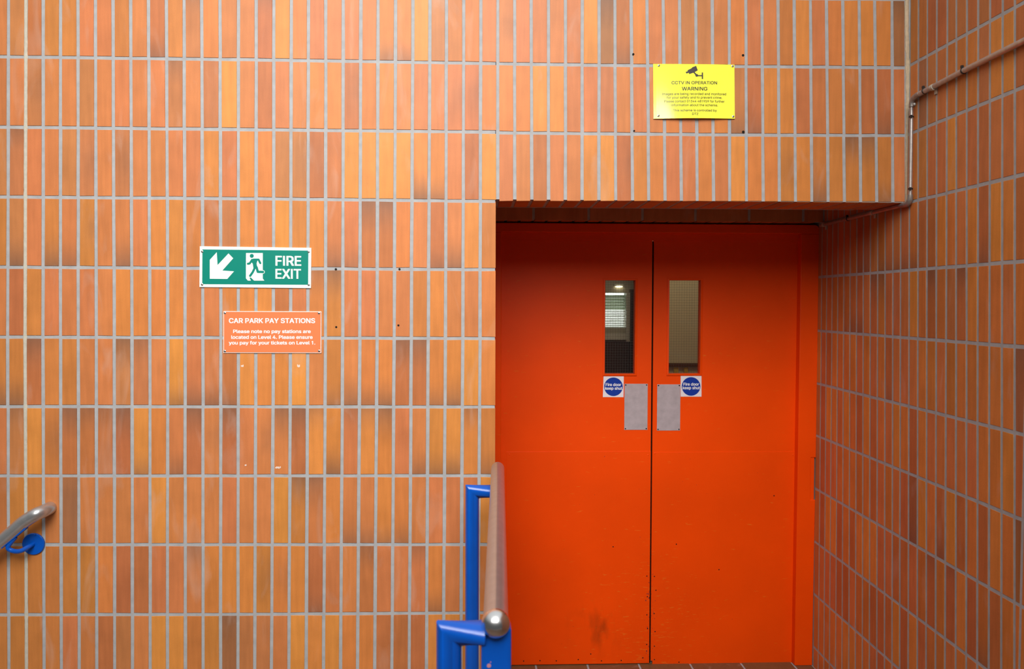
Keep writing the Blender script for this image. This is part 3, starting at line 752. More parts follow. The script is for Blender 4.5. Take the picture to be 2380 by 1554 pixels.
# ------------------------------------------------------------------ lettering
GLYPHS = {                                     # advance, outlines
 ' ': (188, ''),
 '.': (188, '95,-4 78,-1 63,9 53,24 50,41 53,59 63,73 78,83 95,87 113,83 128,73 138,59 141,41 138,24 128,9 113,-1'),
 '0': (453, '227,-7 191,-3 158,7 130,24 105,48 85,77 69,113 60,144 53,178 49,214 48,254 49,294 53,330 60,364 69,395 85,431 106,461 130,484 159,502 191,512 227,516 262,512 295,502 323,484 348,461 368,431 384,395 393,364 400,330 404,294 405,254 404,214 400,178 393,144 384,113 368,77 348,48 323,24 295,7 263,-3|227,50 250,52 271,60 290,74 306,92 320,116 330,144 338,176 342,213 344,254 342,295 338,332 330,365 320,393 306,416 290,435 271,449 250,457 227,460 203,457 182,449 163,435 147,416 134,393 123,365 115,332 111,295 109,254 111,213 115,176 123,144 134,116 147,92 163,74 182,60 203,52'),
 '1': (400, '188,0 188,408 92,352 92,412 196,509 252,509 252,0'),
 '3': (453, '218,-7 188,-5 159,1 133,10 108,22 88,38 70,57 57,79 48,104 44,132 109,132 115,107 126,87 144,71 165,59 182,54 200,51 219,50 239,51 258,55 275,61 291,69 304,80 315,93 323,108 328,125 329,145 328,163 323,180 316,196 306,211 292,223 275,234 254,241 229,246 201,248 157,248 157,299 288,448 288,452 70,452 70,509 372,509 372,461 211,278 211,289 247,290 279,286 308,276 333,262 354,244 371,222 383,198 391,173 393,145 390,116 383,90 370,66 354,45 333,27 309,12 281,2 251,-5'),
 '4': (453, '40,105 40,158 247,509 311,509 109,166 109,163 413,163 413,105|282,0 282,121 282,146 282,318 343,318 343,0'),
 '5': (453, '221,-7 192,-5 165,1 140,11 118,25 99,41 83,60 71,82 63,105 60,130 122,130 127,108 138,89 154,73 173,60 196,52 221,50 241,51 259,56 276,64 291,75 304,89 314,104 322,122 326,141 328,162 326,183 321,203 314,221 303,237 290,251 275,262 257,270 238,275 218,277 201,276 184,273 167,268 145,258 128,246 67,253 96,509 366,509 366,452 151,452 134,301 136,301 155,315 178,325 194,330 212,333 229,334 252,332 274,328 294,321 313,311 330,299 345,285 358,269 370,251 379,231 386,210 390,187 391,163 388,132 381,102 369,76 352,52 332,32 309,15 282,3 253,-4'),
 '8': (453, '226,-7 193,-5 163,1 136,11 111,25 91,42 74,62 62,84 54,109 52,135 53,156 58,176 65,195 75,212 87,228 101,241 117,252 134,260 153,265 153,267 129,276 109,289 93,308 80,330 73,354 70,380 73,405 79,429 90,450 106,469 124,485 146,498 170,508 197,514 226,516 255,514 282,508 306,498 328,485 346,469 361,450 373,429 379,405 382,380 379,354 372,330 359,308 343,289 323,276 300,267 300,265 319,260 335,252 351,241 365,228 377,212 387,195 395,176 399,156 401,135 398,109 391,84 378,62 362,42 341,25 317,11 289,1 259,-5|226,49 248,50 267,54 285,60 307,74 323,91 333,113 337,139 335,157 330,173 322,189 312,202 298,213 283,223 265,230 247,234 226,235 206,234 187,230 169,223 154,213 140,202 130,189 122,173 117,157 115,139 119,113 129,91 145,74 167,60 185,54 205,50|226,290 252,292 274,300 293,313 307,330 316,351 319,376 316,399 308,420 294,437 275,449 252,457 226,460 208,459 192,455 177,449 159,437 145,420 136,399 133,376 136,351 145,330 159,313 178,300 201,292'),
 '9': (453, '226,516 256,513 285,506 310,494 333,478 352,458 368,434 380,408 387,378 389,347 387,322 382,296 373,270 359,240 340,207 315,168 200,0 130,0 301,248 307,248 299,234 287,221 273,210 257,202 238,196 218,195 188,197 161,203 137,214 116,229 98,247 83,269 72,294 66,321 64,352 66,382 73,411 85,436 101,459 120,479 143,494 168,506 196,513|226,460 207,459 190,454 174,446 160,435 148,423 138,407 131,390 127,372 125,352 127,331 131,313 138,295 148,280 160,268 174,257 190,250 207,245 226,243 245,245 263,249 279,257 293,267 305,280 314,295 322,312 326,330 327,350 326,371 322,390 314,407 305,422 293,435 279,446 263,454 245,459'),
 'A': (480, '16,0 201,509 276,509 463,0 395,0 287,302 264,372 232,478 245,478 213,371 191,302 85,0|110,142 110,199 370,199 370,142'),
 'C': (510, '267,-7 235,-5 205,1 177,11 150,25 126,42 104,63 86,88 70,115 57,146 48,179 42,215 40,254 42,293 48,329 57,362 70,393 86,421 104,445 126,466 150,484 177,498 205,508 235,514 267,516 293,514 317,511 340,504 362,496 383,485 402,471 419,456 435,438 448,418 459,397 467,373 473,348 408,348 401,373 389,395 375,413 357,428 337,440 315,449 292,454 267,456 237,453 209,445 184,432 161,414 141,391 125,364 113,332 106,295 103,254 106,213 113,177 125,145 141,117 161,94 184,76 210,63 237,56 267,53 292,55 315,60 337,69 357,81 375,96 389,114 401,136 408,160 473,160 467,135 459,112 448,91 435,71 420,53 402,38 383,24 363,13 341,5 317,-2 293,-6'),
 'D': (502, '219,0 96,0 96,57 215,57 254,60 288,68 318,81 343,99 363,122 379,149 390,181 397,216 399,255 397,294 390,329 379,361 364,388 344,410 320,428 291,441 258,449 221,452 93,452 93,509 225,509 261,507 294,501 325,492 353,478 385,455 412,426 433,391 446,361 455,329 460,293 462,255 460,217 455,181 446,149 433,119 417,92 398,68 376,48 351,31 322,17 291,8 256,2|125,509 125,0 60,0 60,509'),
 'E': (419, '60,0 60,509 372,509 372,452 125,452 125,286 355,286 355,229 125,229 125,57 375,57 375,0'),
 'F': (410, '60,0 60,509 369,509 369,452 125,452 125,278 346,278 346,221 125,221 125,0'),
 'G': (520, '269,-7 236,-5 205,1 176,11 149,25 125,43 104,64 85,88 69,116 57,146 47,179 42,215 40,254 42,293 47,329 57,362 69,393 85,421 103,445 125,466 149,484 175,498 203,508 233,514 265,516 291,514 316,510 340,504 363,494 384,483 403,469 421,453 436,436 449,416 460,395 468,373 474,349 408,349 399,372 387,393 373,411 356,427 337,439 315,448 300,453 283,455 265,456 236,453 209,445 183,432 160,414 141,392 125,364 113,332 106,295 103,254 106,213 113,177 125,145 141,117 161,95 184,76 210,63 238,56 269,53 296,55 322,61 345,71 365,85 382,102 396,123 407,147 413,173 415,202 434,199 283,199 283,256 478,256 478,200 475,160 466,124 451,91 431,62 406,38 377,19 344,5 308,-4'),
 'I': (186, '60,0 60,509 126,509 126,0'),
 'K': (467, '104,145 104,216 139,261 174,303 212,344 364,509 448,509 231,276 228,276|60,0 60,509 125,509 125,334 124,225 125,193 125,0|372,0 188,259 228,309 449,0'),
 'L': (393, '60,0 60,509 125,509 125,57 361,57 361,0'),
 'N': (523, '60,0 60,509 136,509 343,183 363,151 388,107 414,55 405,54 401,108 399,157 399,195 399,509 463,509 463,0 387,0 202,290 177,331 148,381 108,452 119,454 122,384 124,328 125,291 125,0'),
 'O': (533, '267,-7 235,-5 205,1 177,11 150,25 126,42 105,63 86,88 70,115 57,146 48,179 42,215 40,254 42,293 48,329 57,362 70,393 86,421 105,445 126,466 150,484 177,498 205,508 235,514 267,516 299,514 329,508 357,498 384,484 408,466 429,445 448,421 464,393 477,362 486,329 491,293 493,254 491,215 486,179 477,146 464,115 448,88 429,63 408,42 384,25 357,11 329,1 299,-5|267,53 296,55 324,63 349,76 372,94 392,116 408,144 420,176 428,213 430,254 428,295 420,332 408,365 392,392 372,415 349,433 324,446 296,453 267,456 237,453 210,445 184,433 161,415 142,392 125,364 113,332 106,295 103,254 106,213 113,176 125,144 142,117 161,94 184,76 210,63 237,55'),
 'P': (445, '60,0 60,509 235,509 272,506 305,499 332,487 356,471 375,452 390,430 400,404 407,377 409,348 407,318 400,291 390,265 375,243 356,223 332,207 305,195 272,188 235,186 109,186 109,242 233,242 257,244 279,248 297,256 312,266 324,279 333,294 339,310 343,328 344,348 343,367 339,385 333,402 324,416 312,428 297,439 279,446 257,451 232,452 125,452 125,0'),
 'R': (449, '60,0 60,509 236,509 273,506 305,500 333,489 356,473 376,455 390,433 401,408 407,381 409,352 407,323 401,296 390,271 376,250 356,232 333,217 305,206 273,200 236,198 96,198 96,255 234,255 258,256 280,260 298,267 319,281 334,300 340,316 344,333 345,352 344,371 340,389 334,405 325,419 313,430 298,440 279,446 258,451 233,452 125,452 125,0|353,0 230,229 303,229 428,0'),
 'S': (447, '224,-9 188,-7 156,-1 128,9 102,23 81,40 64,60 51,83 42,109 38,137 104,137 108,118 114,102 123,88 136,76 150,66 166,59 185,53 204,50 224,49 246,50 267,54 286,60 303,69 317,79 329,92 338,106 344,122 346,139 342,161 332,179 316,193 296,205 245,222 184,239 145,253 112,269 86,289 67,313 56,341 52,372 54,400 62,425 75,448 92,468 113,484 138,498 165,508 195,514 227,516 259,514 289,508 316,498 340,484 360,468 377,449 390,427 398,403 401,378 337,378 332,402 320,421 302,437 280,449 254,456 225,459 204,457 185,454 167,448 145,435 129,418 118,398 115,376 119,352 131,334 148,319 169,308 212,293 264,279 312,264 328,256 344,248 359,238 372,226 384,213 395,198 402,180 407,161 408,139 406,112 399,87 386,64 370,43 349,25 323,11 294,0 261,-7'),
 'T': (449, '32,452 32,509 417,509 417,452 257,452 257,0 193,0 193,452'),
 'V': (480, '204,0 16,509 84,509 192,206 215,137 248,31 235,31 267,138 290,206 395,509 463,509 278,0'),
 'W': (686, '155,0 16,509 82,509 163,196 175,145 187,94 197,40 189,40 200,94 211,145 224,196 306,509 380,509 462,196 474,145 486,94 497,40 488,40 499,94 510,145 523,196 603,509 670,509 530,0 455,0 368,323 351,391 336,475 350,475 335,395 318,323 230,0'),
 'X': (474, '18,0 217,284 217,236 29,509 104,509 178,400 204,361 223,329 243,292 232,292 252,329 272,361 298,400 374,509 446,509 259,239 259,287 456,0 382,0 292,129 268,165 250,195 230,231 244,231 225,196 206,166 182,129 91,0'),
 'Y': (472, '203,0 203,208 16,509 91,509 192,344 222,292 250,230 224,230 251,293 280,344 381,509 455,509 268,208 268,0'),
 'Z': (438, '42,0 42,46 273,385 306,431 341,476 348,454 285,452 223,452 40,452 40,509 397,509 397,462 169,129 134,81 97,33 90,54 152,57 214,57 399,57 399,0'),
 'a': (389, '160,-9 137,-7 115,-3 94,5 76,15 60,29 48,45 38,63 32,84 30,108 32,128 36,146 43,161 58,179 78,193 92,200 108,206 125,211 178,220 234,227 252,230 265,235 273,243 276,255 276,257 273,279 267,297 256,311 240,322 220,329 196,331 171,329 149,322 132,313 118,301 107,288 100,274 41,291 51,313 64,331 79,346 95,358 114,368 133,375 153,380 173,383 194,384 239,379 255,375 271,369 286,360 300,350 312,336 322,320 330,301 335,278 337,251 337,0 277,0 277,52 272,52 252,25 236,12 215,1 199,-4 181,-7|170,45 192,47 211,51 228,59 248,74 263,93 272,115 276,138 276,190 259,182 231,176 200,171 175,168 134,159 117,150 103,139 95,124 92,105 94,87 102,72 114,61 130,52 149,47'),
 'b': (424, '229,-8 208,-7 189,-3 172,4 153,17 138,31 118,59 112,59 112,0 53,0 53,509 114,509 114,319 118,319 137,346 152,360 171,373 188,379 207,383 229,384 259,382 287,374 313,361 335,342 354,320 370,293 381,261 388,227 390,189 388,151 381,116 370,84 355,57 336,34 313,16 288,3 260,-6|220,47 242,49 262,55 279,66 294,80 306,97 316,117 323,139 327,163 328,189 327,215 323,239 316,261 307,281 295,298 280,311 262,322 243,328 220,330 198,328 178,322 161,312 147,299 134,282 125,263 118,241 114,216 113,189 114,162 118,138 125,115 135,95 147,78 162,65 179,55 198,49'),
 'c': (396, '207,-8 174,-5 144,3 117,16 93,35 72,58 56,85 44,116 37,150 34,187 37,225 44,260 56,291 72,318 93,341 117,360 144,374 174,382 207,384 226,384 243,381 260,377 284,368 305,356 324,341 340,322 349,308 356,293 362,277 303,262 290,289 270,311 242,325 207,330 184,328 163,321 145,310 130,296 118,278 108,258 102,236 98,212 96,187 98,163 102,139 108,117 118,97 130,80 145,66 163,55 184,49 207,46 243,52 271,66 292,89 304,117 363,102 357,86 350,70 341,56 325,37 306,21 292,12 277,5 261,-1 244,-5 226,-7'),
 'd': (424, '195,-8 165,-6 137,3 111,16 89,34 70,57 55,84 43,116 36,151 34,189 36,227 43,261 55,293 70,320 89,342 112,361 137,374 165,382 196,384 218,383 237,379 253,373 272,360 287,346 306,319 311,319 311,509 372,509 372,0 313,0 313,59 307,59 287,31 272,17 252,4 236,-3 217,-7|205,47 226,49 246,55 263,65 278,78 290,95 299,115 306,138 310,162 312,189 310,216 306,241 300,263 290,282 278,299 263,312 246,322 227,328 205,330 182,328 162,322 145,311 130,298 118,281 108,261 102,239 98,215 96,189 98,163 102,139 109,117 118,97 130,80 145,66 162,55 182,49'),
 'e': (404, '212,-8 177,-5 145,3 117,16 92,35 72,58 56,85 44,116 37,150 34,187 36,224 44,258 55,290 71,317 91,340 115,359 142,373 172,382 205,384 226,383 246,380 266,374 285,366 303,355 319,341 334,324 347,305 357,282 365,256 370,227 371,194 371,169 75,169 75,221 338,221 310,202 308,226 304,248 298,269 288,286 277,301 263,314 246,323 227,328 205,330 183,328 164,323 146,313 131,301 119,286 109,270 102,251 97,231 96,211 96,178 98,151 102,127 110,106 121,88 135,73 151,61 169,53 190,48 212,46 234,48 254,53 271,61 285,73 297,88 306,105 365,91 358,72 348,55 335,39 320,26 302,14 283,4 261,-3 237,-7'),
 'f': (254, '228,379 228,327 6,327 6,379|81,0 81,432 82,452 87,470 96,486 107,499 120,510 135,519 152,525 169,529 187,530 222,527 243,521 227,468 215,472 195,474 171,470 154,460 145,443 142,419 142,0'),
 'g': (425, '207,-151 180,-149 156,-146 134,-140 114,-132 97,-122 82,-110 70,-97 59,-84 51,-69 101,-41 122,-66 136,-78 154,-88 169,-93 187,-96 207,-97 236,-95 261,-87 282,-75 298,-58 308,-34 311,-6 311,68 306,68 287,41 272,28 252,16 236,10 217,6 195,5 165,7 138,14 113,27 90,43 71,65 55,90 43,120 36,154 34,191 36,229 43,263 55,293 71,320 90,342 112,361 138,374 166,382 196,384 218,383 237,379 253,373 273,360 288,346 308,319 313,319 313,379 372,379 372,-9 370,-40 363,-67 350,-90 334,-109 314,-124 291,-136 265,-144 237,-149|205,59 227,61 246,66 264,75 278,87 290,103 300,121 307,142 311,166 312,193 311,219 307,242 300,264 291,283 279,299 264,312 247,322 227,328 205,330 182,328 163,322 145,312 130,298 118,282 109,262 102,241 98,218 96,193 98,167 102,144 109,123 118,104 131,88 145,76 163,66 183,61'),
 'h': (410, '114,227 114,0 53,0 53,509 114,509 114,287 102,287 116,319 132,344 152,362 175,374 200,382 227,384 252,383 275,377 295,369 313,356 328,340 341,321 350,298 355,271 357,240 357,0 296,0 296,235 293,263 286,286 273,304 256,318 235,326 210,329 192,328 176,324 161,317 141,303 126,283 119,266 115,248'),
 'i': (167, '53,0 53,379 114,379 114,0|84,443 67,446 54,455 44,468 41,483 44,499 54,512 67,521 84,524 100,521 114,512 123,499 126,483 123,468 114,455 100,446'),
 'k': (381, '110,137 110,212 121,212 284,379 360,379 184,199 177,199|53,0 53,509 114,509 114,0|294,0 148,186 191,229 372,0'),
 'l': (189, '139,-2 112,0 91,8 74,20 62,37 55,59 53,84 53,509 114,509 114,99 115,77 120,62 130,54 146,52 160,53 170,54 181,3 162,-1'),
 'm': (610, '53,0 53,379 112,379 112,295 108,295 114,314 122,331 132,346 151,363 172,376 195,384 219,386 245,383 268,375 287,361 303,342 314,320 321,295 312,295 318,312 326,329 337,343 350,356 364,366 381,375 398,381 417,385 437,386 458,385 478,380 497,372 514,361 529,346 541,328 550,307 555,283 557,255 557,0 496,0 496,254 493,279 485,298 473,313 456,323 438,329 419,330 395,328 374,320 358,307 345,290 338,270 335,247 335,0 274,0 274,260 272,280 265,297 253,311 238,322 220,328 199,330 178,328 158,320 140,307 126,289 119,274 115,257 114,238 114,0'),
 'n': (410, '114,227 114,0 53,0 53,379 112,379 112,287 102,287 116,319 132,344 152,362 175,374 200,382 227,384 252,383 275,377 295,369 313,356 328,340 341,321 350,298 355,271 357,240 357,0 296,0 296,235 293,263 286,286 273,304 256,318 235,326 210,329 192,328 176,324 161,317 141,303 126,283 119,266 115,248'),
 'o': (415, '207,-8 174,-5 144,3 117,16 93,35 72,58 56,85 44,116 37,150 34,187 37,225 44,260 56,291 72,318 93,341 117,360 144,374 174,382 207,384 241,382 271,374 299,360 323,341 343,318 359,291 371,260 379,225 381,187 379,150 371,116 359,85 343,58 323,35 299,16 271,3 241,-5|207,46 231,49 252,55 270,66 285,80 298,97 307,117 314,139 318,163 319,187 318,212 314,236 307,258 298,278 285,296 270,310 252,321 231,328 207,330 184,328 163,321 145,310 130,296 118,278 108,258 102,236 98,212 96,187 98,163 102,139 108,117 118,97 130,80 145,66 163,55 184,49'),
 'p': (424, '53,-143 53,379 112,379 112,319 118,319 137,346 152,360 171,373 188,379 207,383 229,384 259,382 287,374 313,361 335,342 354,320 370,293 381,261 388,227 390,189 388,151 381,116 370,84 355,57 336,34 313,16 288,3 260,-6 229,-8 208,-7 189,-3 173,4 153,17 138,31 118,59 114,59 114,-143|220,47 242,49 262,55 279,66 294,80 306,97 316,117 323,139 327,163 328,189 327,215 323,239 316,261 307,281 295,298 280,311 262,322 243,328 220,330 198,328 178,322 161,312 147,299 134,282 125,263 118,241 114,216 113,189 114,162 118,138 125,115 135,95 147,78 162,65 179,55 198,49'),
 'r': (259, '53,0 53,379 112,379 112,321 115,321 124,339 137,354 152,367 171,377 191,383 213,385 229,384 243,384 243,322 230,324 207,326 182,323 159,315 140,301 126,284 117,262 114,237 114,0'),
 's': (365, '182,-8 157,-7 133,-3 112,3 93,12 76,24 62,38 50,54 41,73 36,94 94,107 101,87 111,72 124,60 141,52 160,47 181,45 206,47 227,53 244,62 262,81 268,103 265,121 254,136 237,147 212,155 149,170 118,180 92,192 72,208 58,227 50,249 47,274 49,295 55,314 65,332 79,347 95,360 115,370 137,378 161,383 187,384 212,383 234,379 254,372 271,363 286,352 299,339 309,324 318,308 324,290 268,277 258,298 243,316 228,325 210,331 187,333 166,331 147,326 131,317 114,299 109,277 112,258 124,243 136,235 152,229 172,223 229,209 261,200 287,187 306,171 320,153 328,131 331,107 329,85 323,65 312,47 298,31 281,18 260,6 236,-2 210,-7'),
 't': (227, '204,379 204,327 6,327 6,379|65,471 126,471 126,98 128,76 136,61 150,53 170,50 185,51 202,54 213,2 192,-3 168,-4 138,-1 113,7 92,21 77,41 68,64 65,93'),
 'u': (410, '182,-5 158,-3 135,2 115,11 97,23 82,39 69,59 60,82 54,109 53,139 53,379 114,379 114,144 116,117 124,94 137,75 154,61 175,53 200,50 218,51 234,55 249,62 268,77 283,97 290,113 295,132 296,153 296,379 357,379 357,0 298,0 298,92 307,92 294,60 277,35 257,17 234,5 209,-3'),
 'v': (389, '163,0 17,379 84,379 165,155 187,87 206,21 184,21 203,87 224,155 305,379 371,379 226,0'),
 'y': (389, '47,-139 61,-86 71,-87 88,-90 104,-89 118,-84 130,-74 141,-58 151,-36 163,-1 17,379 84,379 165,155 187,87 206,21 184,21 202,87 224,155 305,379 371,379 204,-58 196,-77 187,-93 177,-107 159,-124 139,-136 117,-143 91,-145 65,-143'),
}
_glyph = {}
def glyph(ch):
    """outlines cut into trapezoids, non-zero winding"""
    if ch in _glyph: return _glyph[ch]
    adv, txt = GLYPHS[ch]; E = []; ys = set()
    for con in (txt.split('|') if txt else []):
        P = [tuple(int(k) / 1000 for k in p.split(',')) for p in con.split()]
        for k in range(len(P)):
            a, b = P[k], P[(k + 1) % len(P)]
            ys.add(a[1])
            if a[1] != b[1]: E.append((a, b, 1) if a[1] < b[1] else (b, a, -1))
    for m in range(len(E)):                      # heights where outlines cross
        for n in range(m + 1, len(E)):
            (a, b, _), (c, d, _) = E[m], E[n]
            x1, y1, x2, y2 = b[0] - a[0], b[1] - a[1], d[0] - c[0], d[1] - c[1]
            den = x1 * y2 - y1 * x2
            if abs(den) < 1e-12: continue
            t = ((c[0] - a[0]) * y2 - (c[1] - a[1]) * x2) / den; u = ((c[0] - a[0]) * y1 - (c[1] - a[1]) * x1) / den
            if 0 < t < 1 and 0 < u < 1: ys.add(a[1] + t * y1)
    ys = sorted(ys); vs, fs = [], []
    for y0, y1 in zip(ys, ys[1:]):
        if y1 - y0 < 1e-6: continue
        ym = (y0 + y1) / 2
        X = lambda e, y: e[0][0] + (e[1][0] - e[0][0]) * (y - e[0][1]) / (e[1][1] - e[0][1])
        row = sorted((e for e in E if e[0][1] < ym < e[1][1]), key=lambda e: X(e, ym))
        w = 0; start = None
        for e in row:
            if w == 0: start = e
            w += e[2]
            if w == 0:
                i = len(vs)
                vs += [(X(start, y0), y0), (X(e, y0), y0), (X(e, y1), y1), (X(start, y1), y1)]; fs.append((i, i + 1, i + 2, i + 3))
    _glyph[ch] = (adv / 1000, vs, fs)
    return _glyph[ch]
CAPH = max(v[1] for v in glyph('E')[1])
def letter(mb, s, x0, x1, yb, cap_px, Y, bow=None, mi=0, dy=0.0, fat=0.022):
    """writes s between pixel columns x0..x1 on the plane Y with its baseline at row yb (dy: rise of the row to the right)"""
    vs, fs, pen = [], [], 0.0
    for ch in s:
        adv, pv, pf = glyph(ch)
        i = len(vs)
        vs += [(pen + x, y) for x, y in pv]
        fs += [tuple(i + k for k in q) for q in pf]
        pen += adv
    mn, mx = min(v[0] for v in vs), max(v[0] for v in vs)
    a, b = at(x0, yb, Y), at(x1, yb + dy, Y)
    c = at(x0, yb - cap_px, Y)
    sy = (c.z - a.z) / CAPH
    for n, (ex, ey) in enumerate(((-1, -1), (1, -1), (-1, 1), (1, 1), (0, 0))):     # overlaid strokes thicken the letters
        i = len(mb.v)
        for vx, vy in vs:
            p = a.lerp(b, (vx + ex * fat - mn + fat) / (mx - mn + 2 * fat)) + Vector((0, -n * 3e-5, (vy + ey * fat * 0.6) * sy))
            if bow: p.y += bow(p)
            mb.v.append(tuple(p))
        for f in fs:
            mb.f.append(tuple(i + k for k in f)); mb.m.append(mi); mb.c.append(None)
def Z2(o, s): return lambda X, Y: (o[0] + X / s, o[1] + Y / s)
def poly(mb, pts, Y, th=0.0003, mi=0, bow=None):
    global _lift
    _lift += 1
    q = [at(x, y, Y - _lift * 8e-6) for x, y in pts]
    if bow:
        for p in q: p.y += bow(p)
    a = sum(q[k].x * q[(k + 1) % len(q)].z - q[(k + 1) % len(q)].x * q[k].z for k in range(len(q)))
    if a > 0: q = q[::-1]
    mb.slab(q, (0, th, 0), mi)
def circ(x, y, r, n=28, ry=None): return [(x + r * math.cos(2 * math.pi * k / n), y + (ry or r) * math.sin(2 * math.pi * k / n)) for k in range(n)]
def stroke(mb, pts, w, Y, th=0.0003, mi=0, bow=None):
    for k in range(len(pts) - 1):
        (x0, y0), (x1, y1) = pts[k], pts[k + 1]
        L = math.hypot(x1 - x0, y1 - y0); nx, ny = -(y1 - y0) / L * w / 2, (x1 - x0) / L * w / 2
        poly(mb, [(x0 + nx, y0 + ny), (x1 + nx, y1 + ny), (x1 - nx, y1 - ny), (x0 - nx, y0 - ny)], Y, th, mi, bow)
    for x, y in pts: poly(mb, circ(x, y, w / 2, 16), Y, th, mi, bow)

# ------------------------------------------------------------------ FIRE EXIT sign
T_ = Z2((440, 550), 5.359)
cen = at(593, 620.5, 0)
sg = empty('exit_sign', cen, 'green fire exit sign with a running figure and arrow on the tiled wall', 'sign')
b = MB(); Y0 = -0.0042
b.slab([at(*T_(*p), Y0) for p in ((130, 118), (1520, 138), (1515, 640), (125, 627))], (0, 0.0040, 0)); b.build('board', M['photolum'], sg, bevel=0.0006)
b = MB(); poly(b, [T_(*p) for p in ((163, 157), (1483, 172), (1480, 598), (160, 590))], Y0 - 0.0002, 0.0003); b.build('green_panel', M['green'], sg)
b = MB(); poly(b, [T_(*p) for p in ((342, 192), (352, 352), (488, 207), (547, 268), (412, 420), (557, 430), (473, 525), (255, 523), (255, 287))], Y0 - 0.0006); b.build('arrow', M['photolum'], sg)
b = MB(); Yp = Y0 - 0.0006
poly(b, [T_(*p) for p in ((706, 202), (915, 202), (915, 520), (935, 546), (806, 546), (766, 506), (750, 512), (768, 546), (730, 546), (705, 518))], Yp)
poly(b, [T_(*p) for p in circ(918, 438, 22)], Yp - 0.00002)
Yq = Y0 - 0.0007
poly(b, [T_(*p) for p in circ(778, 238, 25)], Yq, 0.0003, 1)
S_ = 1 / 5.359
def st_(pts, w): stroke(b, [T_(*p) for p in pts], w * S_, Yq, 0.0003, 1)
poly(b, [T_(*p) for p in ((770, 275), (868, 275), (845, 305), (838, 335), (852, 400), (800, 400), (790, 335), (772, 315))], Yq, 0.0003, 1)
st_([(782, 288), (752, 332), (730, 336)], 27); st_([(800, 284), (862, 284), (884, 328)], 26)
st_([(838, 380), (853, 436), (918, 438)], 30); st_([(816, 385), (790, 440), (758, 486)], 28)
b.build('running_figure', [M['photolum'], M['green']], sg)
b = MB(); letter(b, 'FIRE', *[T_(k, 0)[0] for k in (1073, 1395)], T_(0, 357)[1], 117 / 5.359, Y0 - 0.0006, dy=0.4)
letter(b, 'EXIT', *[T_(k, 0)[0] for k in (1073, 1392)], T_(0, 519)[1], 117 / 5.359, Y0 - 0.0006, dy=0.3)
b.build('lettering', M['photolum'], sg)
for p in ((161, 184), (1487, 186), (160, 594), (1488, 597)): screw(sg, at(*T_(*p), Y0), 0.0046)

# ------------------------------------------------------------------ pay station sign
cen = at(633, 771, 0)
sg = empty('notice_sign', cen, 'orange notice about car park payment on the tiles below the green sign', 'sign')
b = MB(); b.slab([at(*T_(*p), Y0) for p in ((424, 927), (1645, 930), (1643, 1448), (424, 1446))], (0, 0.0040, 0)); b.build('board', M['print_white'], sg, bevel=0.0008)
b = MB(); poly(b, [T_(*p) for p in ((431, 933), (1639, 936), (1636, 1441), (431, 1439))], Y0 - 0.0002); b.build('orange_face', M['sign_orange'], sg)
b = MB()
letter(b, 'CAR PARK PAY STATIONS', T_(493, 0)[0], T_(1567, 0)[0], T_(0, 1073)[1], 58 / 5.359, Y0 - 0.0006)
b.build('heading', M['print_white'], sg); b = MB()
letter(b, 'Please note no pay stations are', T_(546, 0)[0], T_(1513, 0)[0], T_(0, 1198)[1], 41 / 5.359, Y0 - 0.0006)
letter(b, 'located on Level 4. Please ensure', T_(522, 0)[0], T_(1536, 0)[0], T_(0, 1270)[1], 41 / 5.359, Y0 - 0.0006)
letter(b, 'you pay for your tickets on Level 1.', T_(492, 0)[0], T_(1569, 0)[0], T_(0, 1340)[1], 41 / 5.359, Y0 - 0.0006)
b.build('lettering', M['print_white'], sg)
for p in ((444, 949), (1615, 951), (443, 1424), (1617, 1421)): screw(sg, at(*T_(*p), Y0), 0.0046)

# ------------------------------------------------------------------ CCTV sign (slightly bowed board)
T_ = Z2((1480, 120), 8.635)
c0, c1, c2, c3 = [at(*T_(*p), Y0) for p in ((328, 247), (1958, 262), (1967, 1345), (335, 1347))]
def bow(p):
    u = (p.x - c0.x) / (c1.x - c0.x); v = (c0.z - p.z) / (c0.z - c3.z)
    return -0.010 * math.sin(math.pi * min(max(u, 0), 1)) ** 1.2 * (0.25 + 0.75 * min(max(v, 0), 1)) - 0.001
cen = (c0 + c2) / 2
sg = empty('warning_sign', cen, 'glossy yellow camera warning sign screwed to the tiles above the doors', 'sign')
b = MB(); nu, nv = 28, 16
def bp_(u, v, back=0.0):
    p = c0.lerp(c1, u).lerp(c3.lerp(c2, u), v); p = p.copy(); p.y += bow(p) + back; return p
for i in range(nu):
    for j in range(nv):
        u0_, u1_, v0_, v1_ = i / nu, (i + 1) / nu, j / nv, (j + 1) / nv
        b.face((bp_(u0_, v1_), bp_(u1_, v1_), bp_(u1_, v0_), bp_(u0_, v0_)))
        b.face((bp_(u0_, v0_, 0.003), bp_(u1_, v0_, 0.003), bp_(u1_, v1_, 0.003), bp_(u0_, v1_, 0.003)))
for i in range(nu):
    u0_, u1_ = i / nu, (i + 1) / nu
    b.face((bp_(u0_, 0), bp_(u1_, 0), bp_(u1_, 0, 0.003), bp_(u0_, 0, 0.003))); b.face((bp_(u0_, 1, 0.003), bp_(u1_, 1, 0.003), bp_(u1_, 1), bp_(u0_, 1)))
for j in range(nv):
    v0_, v1_ = j / nv, (j + 1) / nv
    b.face((bp_(0, v1_), bp_(0, v0_), bp_(0, v0_, 0.003), bp_(0, v1_, 0.003))); b.face((bp_(1, v0_), bp_(1, v1_), bp_(1, v1_, 0.003), bp_(1, v0_, 0.003)))
b.build('board', M['yellow'], sg, smooth=40)
Yt = Y0 - 0.0004
b = MB()
